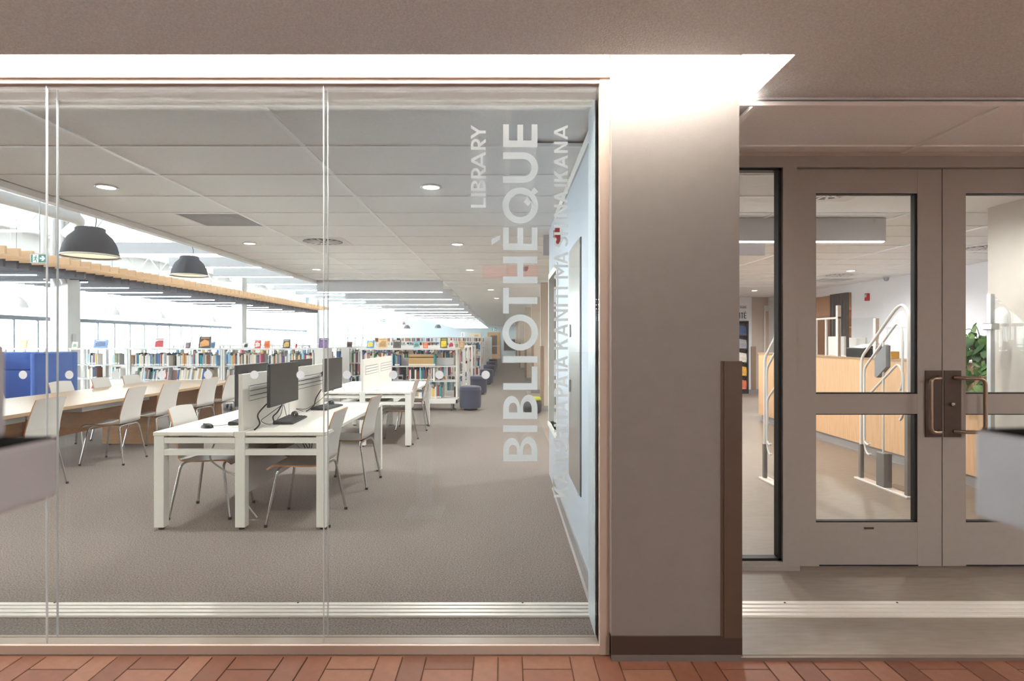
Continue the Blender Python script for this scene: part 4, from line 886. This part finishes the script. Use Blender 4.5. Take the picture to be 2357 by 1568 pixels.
MB().box(4.58, 4.62, ya, ya+.62, 1.71, 1.735).box(4.58, 4.61, ya+.58, ya+.62, 1.195, 1.71).box(4.58, 4.60, ya+.30, ya+.33, 1.195, 1.71).build('letter_tray', WHITE, None, label='white rack joined to the tall post of the desk screen', cat='rack')
for i, (x, y, wd, hg, m_, lb) in enumerate(((4.95, 8.55, .42, .30, WHITE, 'white monitor seen behind the desk screen frame'), (4.95, 8.05, .38, .28, WHITE, 'white monitor seen right of the desk frame'))):
    tt = thing('desk_screen', lb, 'monitor', (x, y, .75)); MB().rbox(0, .03, 0, wd, .42, .42+hg, .004).build('panel', m_, tt); MB().box(.0, .02, wd/2-.03, wd/2+.03, 0, .42).build('stand', SHELFG, tt); MB().box(-.08, .12, wd/2-.1, wd/2+.1, 0, .015).build('foot', SHELFG, tt)
t = thing('printer', 'dark desktop printer on the service desk', 'printer', (4.66, 7.40, 1.195)); MB().rbox(-.12, .12, 0, .40, 0, .12, .01).build('body', BLACK, t); MB().prism([(-.12, .12), (.12, .12), (.12, .17)], lambda a, b, d: (a, d, b), .03, .37).build('paper_tray', SCREEN, t)
MB().rbox(4.60, 4.66, 7.27, 7.33, 1.195, 1.31, .008).build('bottle', mat('blue_plastic', (70, 110, 170), .4), None, label='blue container on the service desk beside the printer', cat='container')
MB().rbox(4.56, 4.66, 6.92, 7.06, 1.195, 1.28, .004).build('carton', mat('amber_box', (230, 176, 70), .6), None, label='amber carton on the service desk near the security gate', cat='box')
t = thing('handbag', 'brown bag lying on the service desk behind the gate', 'bag', (4.66, 6.35, 1.195)); MB().lathe([(0, 0), (.16, 0), (.17, .03), (.13, .08), (.05, .11), (0, .115)], n=20).build('body', mat('brown_leather', (110, 72, 54), .5, noise=.2, nscale=20), t); MB().tube(smoothpath([(-.08, 0, .08), (-.03, 0, .15), (.03, 0, .15), (.08, 0, .08)]), .008, 6).build('strap', mat('brown_leather'), t)
t = thing('sign_stand', 'small red and yellow leaflet stand at the gate end of the desk', 'stand', (4.62, 6.10, 1.195)); MB().box(-.03, .03, 0, .09, 0, .16).build('red_card', RED, t); MB().box(-.02, .02, .0, .09, .16, .26).build('yellow_card', mat('lime'), t)
# side room seen through the opening, curtain
rows = [[], []]
for i in range(60):
    y = 12.05+.62*i/59; x = 7.06+.022*math.sin(i*1.25)+.008*math.sin(i*.61); rows[0].append((x, y, .9)); rows[1].append((x, y, 2.40))
MB().grid(rows).build('curtain', mat('charcoal_curtain', (104, 98, 96), .9, noise=.2, nscale=40, stretch=(1, 6, .3)), None, label='charcoal pleated curtain at the hall opening', cat='curtain')
t = thing('side_room_shelf', 'blurred wooden shelf in the side room beyond the curtain', 'shelf', (7.9, 12.4, 0))
for z in (.7, 1.2, 1.7, 2.1): MB().box(0, .35, 0, 1.6, z, z+.03).build('board', MAPLED, t)
for y in (0, 1.57): MB().box(0, .35, y, y+.03, 0, 2.2).build('side', MAPLED, t)
# security gates
def gate(x, label):
    t = thing('security_gate', label, 'security gate', (x, 5.25, 0), 0, 'library security gates')
    MB().rbox(-.05, .05, -.03, .76, 0, .018, .003, seg=1).build('base_plate', ALU, t)
    GP = mat('gate_post', (132, 130, 128), .4)
    MB().rbox(-.022, .022, 0, .045, .018, .92, .004, seg=1).build('near_post', GP, t); MB().rbox(-.02, .02, .70, .735, .018, .36, .004, seg=1).build('far_post', GP, t)
    MB().rbox(-.04, .04, .30, .42, .018, .34, .005, seg=1).build('electronics_box', GP, t)
    out = [(0, .03, .60), (0, .03, 1.60), (0, .14, 1.735), (0, .715, 1.235), (0, .715, .30)]
    WT = mat('gate_white', (238, 234, 230), .35)
    MB().tube(roundpath([(0, .02, .03)]+[(0, .02, 1.66), (0, .10, 1.745), (0, .20, 1.70), (0, .715, 1.235), (0, .72, .05)], .07), .014, 10).build('outer_tube', WT, t)
    MB().prism([(.03, .08), (.03, 1.60), (.12, 1.70), (.70, 1.22), (.70, .08)], lambda a, b, d: (d, a, b), -.003, .003).build('acrylic_panel', ACRYL, t)
    a = [(.012, .08, .98), (.012, .08, 1.54), (.012, .16, 1.60), (.012, .68, 1.10), (.012, .68, .34), (.012, .62, .30)]
    MB().tube(roundpath([(0, .10, 1.00), (0, .10, 1.50), (0, .17, 1.58), (0, .67, 1.13), (0, .67, .40), (0, .60, .36)], .06, 5, True), .011, 8).build('antenna_loop', WT, t)
    MB().tube(roundpath([(0, .09, .72), (0, .09, 1.12), (0, .16, 1.20), (0, .66, .82), (0, .66, .34), (0, .60, .26)], .06, 5, True), .011, 8).build('antenna_loop', WT, t)
    MB().tube([(0, .37, .34), (0, .37, 1.40)], .010, 8).build('centre_bar', WT, t)
    MB().prism([(.30, 1.16), (.30, 1.36), (.33, 1.37), (.47, 1.24), (.47, 1.06), (.44, 1.05)], lambda a_, b, d: (d, a_, b), -.022, .022).build('sensor_plate', mat('sensor_grey', (140, 140, 142), .45), t)
gate(3.63, 'white tubular security gate in front of the service desk'); gate(2.65, 'white tubular security gate mostly hidden behind the sidelight frame')
# magazine rack with sign
t = thing('magazine_rack', 'tall black magazine rack under the hall sign', 'rack', (5.55, 15.55, 0)); Wr = .93
MB().box(0, .03, 0, .14, 0, 1.93).build('side', BLACK, t); MB().box(Wr-.03, Wr, 0, .14, 0, 1.93).build('side', BLACK, t); MB().box(0, Wr, .12, .14, .1, 1.93).build('back', mat('rack_back', (58, 58, 60), .5), t); MB().box(0, Wr, 0, .14, 1.90, 1.93).build('top', BLACK, t); MB().box(0, Wr, 0, .14, 0, .10).build('plinth', BLACK, t)
for k in range(5): MB().box(.03, Wr-.03, -.01, .12, .10+k*.36, .12+k*.36).build('shelf', BLACK, t)
mc = [((226, 120, 90), 'orange'), ((120, 110, 170), 'violet'), ((236, 176, 60), 'amber'), ((200, 212, 210), 'pale green'), ((236, 226, 216), 'white'), ((210, 70, 64), 'scarlet'), ((160, 160, 166), 'grey'), ((216, 160, 110), 'tan'), ((70, 90, 140), 'blue'), ((240, 240, 236), 'ivory')]
for k in range(5):
    for j in range(2):
        c, nm = mc[k*2+j]
        o = MB().box(0, .21, -.006, .006, 0, .26).build('magazine', mat('magazine_%s' % nm.replace(' ', '_'), c, .35, noise=.2, nscale=14), None, (5.55+Wr-.26-.24*j, 15.575, .125+k*.36), label='%s magazine in the black rack, %s shelf from the floor' % (nm, NTH[k]), cat='magazine', group='magazines in the black rack')
        o.rotation_euler = (-.25, .18 if j == 0 else -.1, 0)
t = thing('wall_lettering', 'dark lettering on the white hall panel above the magazine rack', 'lettering', (6.50, 15.698, 0))
DK = mat('dark_letter', (50, 48, 50), .6); LGY = mat('grey_letter', (150, 148, 152), .6)
for txt, z, cap, m_ in (('PUBLICATIONS', 2.27, .072, LGY), ('ACTUALITÉ', 2.00, .155, DK), ('TSHIPANU', 1.83, .062, LGY)):
    x = -.02
    for ch in reversed(txt):
        wd = {'I': .17, 'T': .42, 'L': .38, 'É': .42, 'A': .55, 'C': .55, 'O': .6, 'N': .55, 'S': .45, 'U': .55, 'B': .5, 'P': .45, 'H': .5}.get(ch, .5); x -= wd*cap; g = MB()
        for p in glyph(ch, wd, .14): g.prism(p, lambda a, b, d: (x+a*cap, d, z+b*cap), -.004, 0)
        if ch == 'É': g.prism([(.12, 1.10), (.22, 1.10), (.36, 1.26), (.24, 1.26)], lambda a, b, d: (x+a*cap, d, z+b*cap), -.004, 0)
        g.build('letter', m_, t); x -= .12*cap
# potted plant and glass gate by the near hall wall
t = thing('potted_plant', 'trailing green pothos in a dark pot at the end of the service desk', 'plant', (4.50, 5.52, 1.195))
MB().lathe([(0, 0), (.075, 0), (.10, .16), (.105, .165), (.095, .165), (.085, .14), (0, .13)], n=24).build('pot', mat('dark_pot', (84, 48, 46), .5), t)
lf = MB()
hp = [(0, 0), (.018, .012), (.030, .0), (.036, -.02), (.026, -.05), (0, -.085), (-.026, -.05), (-.036, -.02), (-.030, .0), (-.018, .012)]
lf.add([(a, b, -.25*abs(a)-1.5*b*b) for a, b in hp]+[(0, -.02, .004)], [(i, (i+1) % 10, 10) for i in range(10)], 0, True)
lme = [lf.mesh('leaf', m_) for m_ in (GREEN, mat('leaf_pale', (120, 160, 88), .45, noise=.2, nscale=25), mat('leaf_deep', (58, 104, 52), .45, noise=.2, nscale=25))]
for v in range(11):
    a = math.pi*(.55+.9*v/10)+R.uniform(-.2, .2); top = R.uniform(.20, .36) if v % 3 else R.uniform(.1, .2); rr = R.uniform(.08, .17); drop = R.uniform(.05, .42)
    ox, oy = math.cos(a), math.sin(a)
    pts = [(0, 0, .13), (ox*rr*.5, oy*rr*.6, top), (ox*rr, oy*rr*1.3, top*.7), (ox*rr*1.1-.02, oy*rr*1.8, .1-drop*.6), (ox*rr*1.1-.03, oy*rr*1.9+R.uniform(-.04, .04), .02-drop)]
    P = smoothpath(pts, 6); MB().tube(P, .003, 5).build('vine', GREEN, t)
    for i in range(3, len(P), 2):
        o = obj('leaf', lme[R.randrange(3)], t, P[i]+Vector((R.uniform(-.03, .01), R.uniform(-.04, .04), R.uniform(-.02, .02)))); s = R.uniform(.8, 1.45); o.scale = (s, s, s)
        o.rotation_euler = (R.uniform(.6, 1.5), R.uniform(-.5, .5), R.uniform(-2.4, -.2))
t = thing('glass_panel', 'clear glass barrier panel with chrome clamp beside the near hall wall', 'panel', (4.08, 3.85, 0))
MB().prism([(0, .12), (0, .95), (1.06, 1.79), (1.08, 1.79), (1.08, .12)], lambda a, b, d: (d, a, b), 0, .012).build('pane', ACRYL, t)  # slanted top puts the shade line on the wall into the shape
MB().box(-.012, .024, 1.06, 1.10, 0, 1.80).build('edge_post', mat('glass_edge'), t); MB().rbox(-.03, .04, 1.03, 1.12, 1.50, 1.555, .006).build('clamp', CHROME, t); MB().box(-.03, .04, 0, 1.1, 0, .12).build('shoe', ALU, t)

# ------------------------------------------------------------------ corridor: blurred pedestals beside the camera, added unseen fill lights
MATTE = mat('matte_black', (20, 19, 19), .95, spec=.05)
PG = mat('pedestal_grey', (176, 176, 180), .5, noise=.04, nscale=20)
t = thing('pedestal', 'blurred grey pedestal with black top at the left edge', 'pedestal', (-.70, .50, -.017), 0, 'foreground pedestals')
MB().rbox(-.06, .17, -.05, .20, 1.242, 1.312, .006).build('head', PG, t); MB().box(-.055, .165, -.045, .195, 1.3115, 1.3135).build('top_pad', MATTE, t)
MB().rbox(-.01, .10, .0, .10, .02, 1.242, .01).build('stem', PG, t); MB().rbox(-.10, .2, -.10, .2, 0, .02, .005).build('foot_plate', PG, t); MB().rbox(-.05, .112, .17, .195, 1.3125, 1.424, .006).build('backboard', PG, t)
t2 = thing('pedestal', 'blurred grey pedestal with black top at the right edge', 'pedestal', (.735, .50, -.017), math.radians(8), 'foreground pedestals')
MB().rbox(-.17, .06, -.05, .20, 1.225, 1.325, .006).build('head', PG, t2); MB().box(-.165, .055, -.045, .195, 1.3245, 1.3265).build('top_pad', MATTE, t2)
MB().rbox(-.115, .02, .0, .10, .02, 1.225, .01).build('stem', PG, t2); MB().rbox(-.2, .10, -.10, .2, 0, .02, .005).build('foot_plate', PG, t2)
t = thing('lit_sign', 'red lit sign panel under the corridor ceiling, seen as a pink reflection', 'sign', (.09, -3.0, 2.30))
MB().rbox(-.40, .40, -.05, 0, 0, .19, .006).build('housing', RED, t); MB().box(-.39, .39, 0, .004, .01, .18).build('lit_face', mat('red_lit', (220, 60, 50), .5, emit=lin((235, 70, 60)), es=.7), t)
for i, (x, yc) in enumerate(((-5.6, .8), (2.2, -1.5), (6.5, .8))):  # added out of view to fill the corridor with light
    t = thing('corridor_fill_panel', 'added unseen fill panel on the corridor ceiling, %s from the left' % NTH[i], 'ceiling light', (x, yc, RC), 0, 'added corridor fill panels')
    MB().box(-.32, .32, -.32, .32, -.01, .0).build('frame', WHITE, t); MB().box(-.29, .29, -.29, .29, -.013, -.010).build('lens', CORR_FILL_M, t)
    area('corridor_fill_lamp', (0, 0, -.03), (0, 0, 0), .58, .58, CORR_FILL_W, (1, .96, .92), t)

# only the linear lights are sampled as emitters; the other lenses have lamps of their own or are too dim to matter
for m_ in bpy.data.materials:
    if m_.name != 'led_diffuser': m_.cycles.emission_sampling = 'NONE'
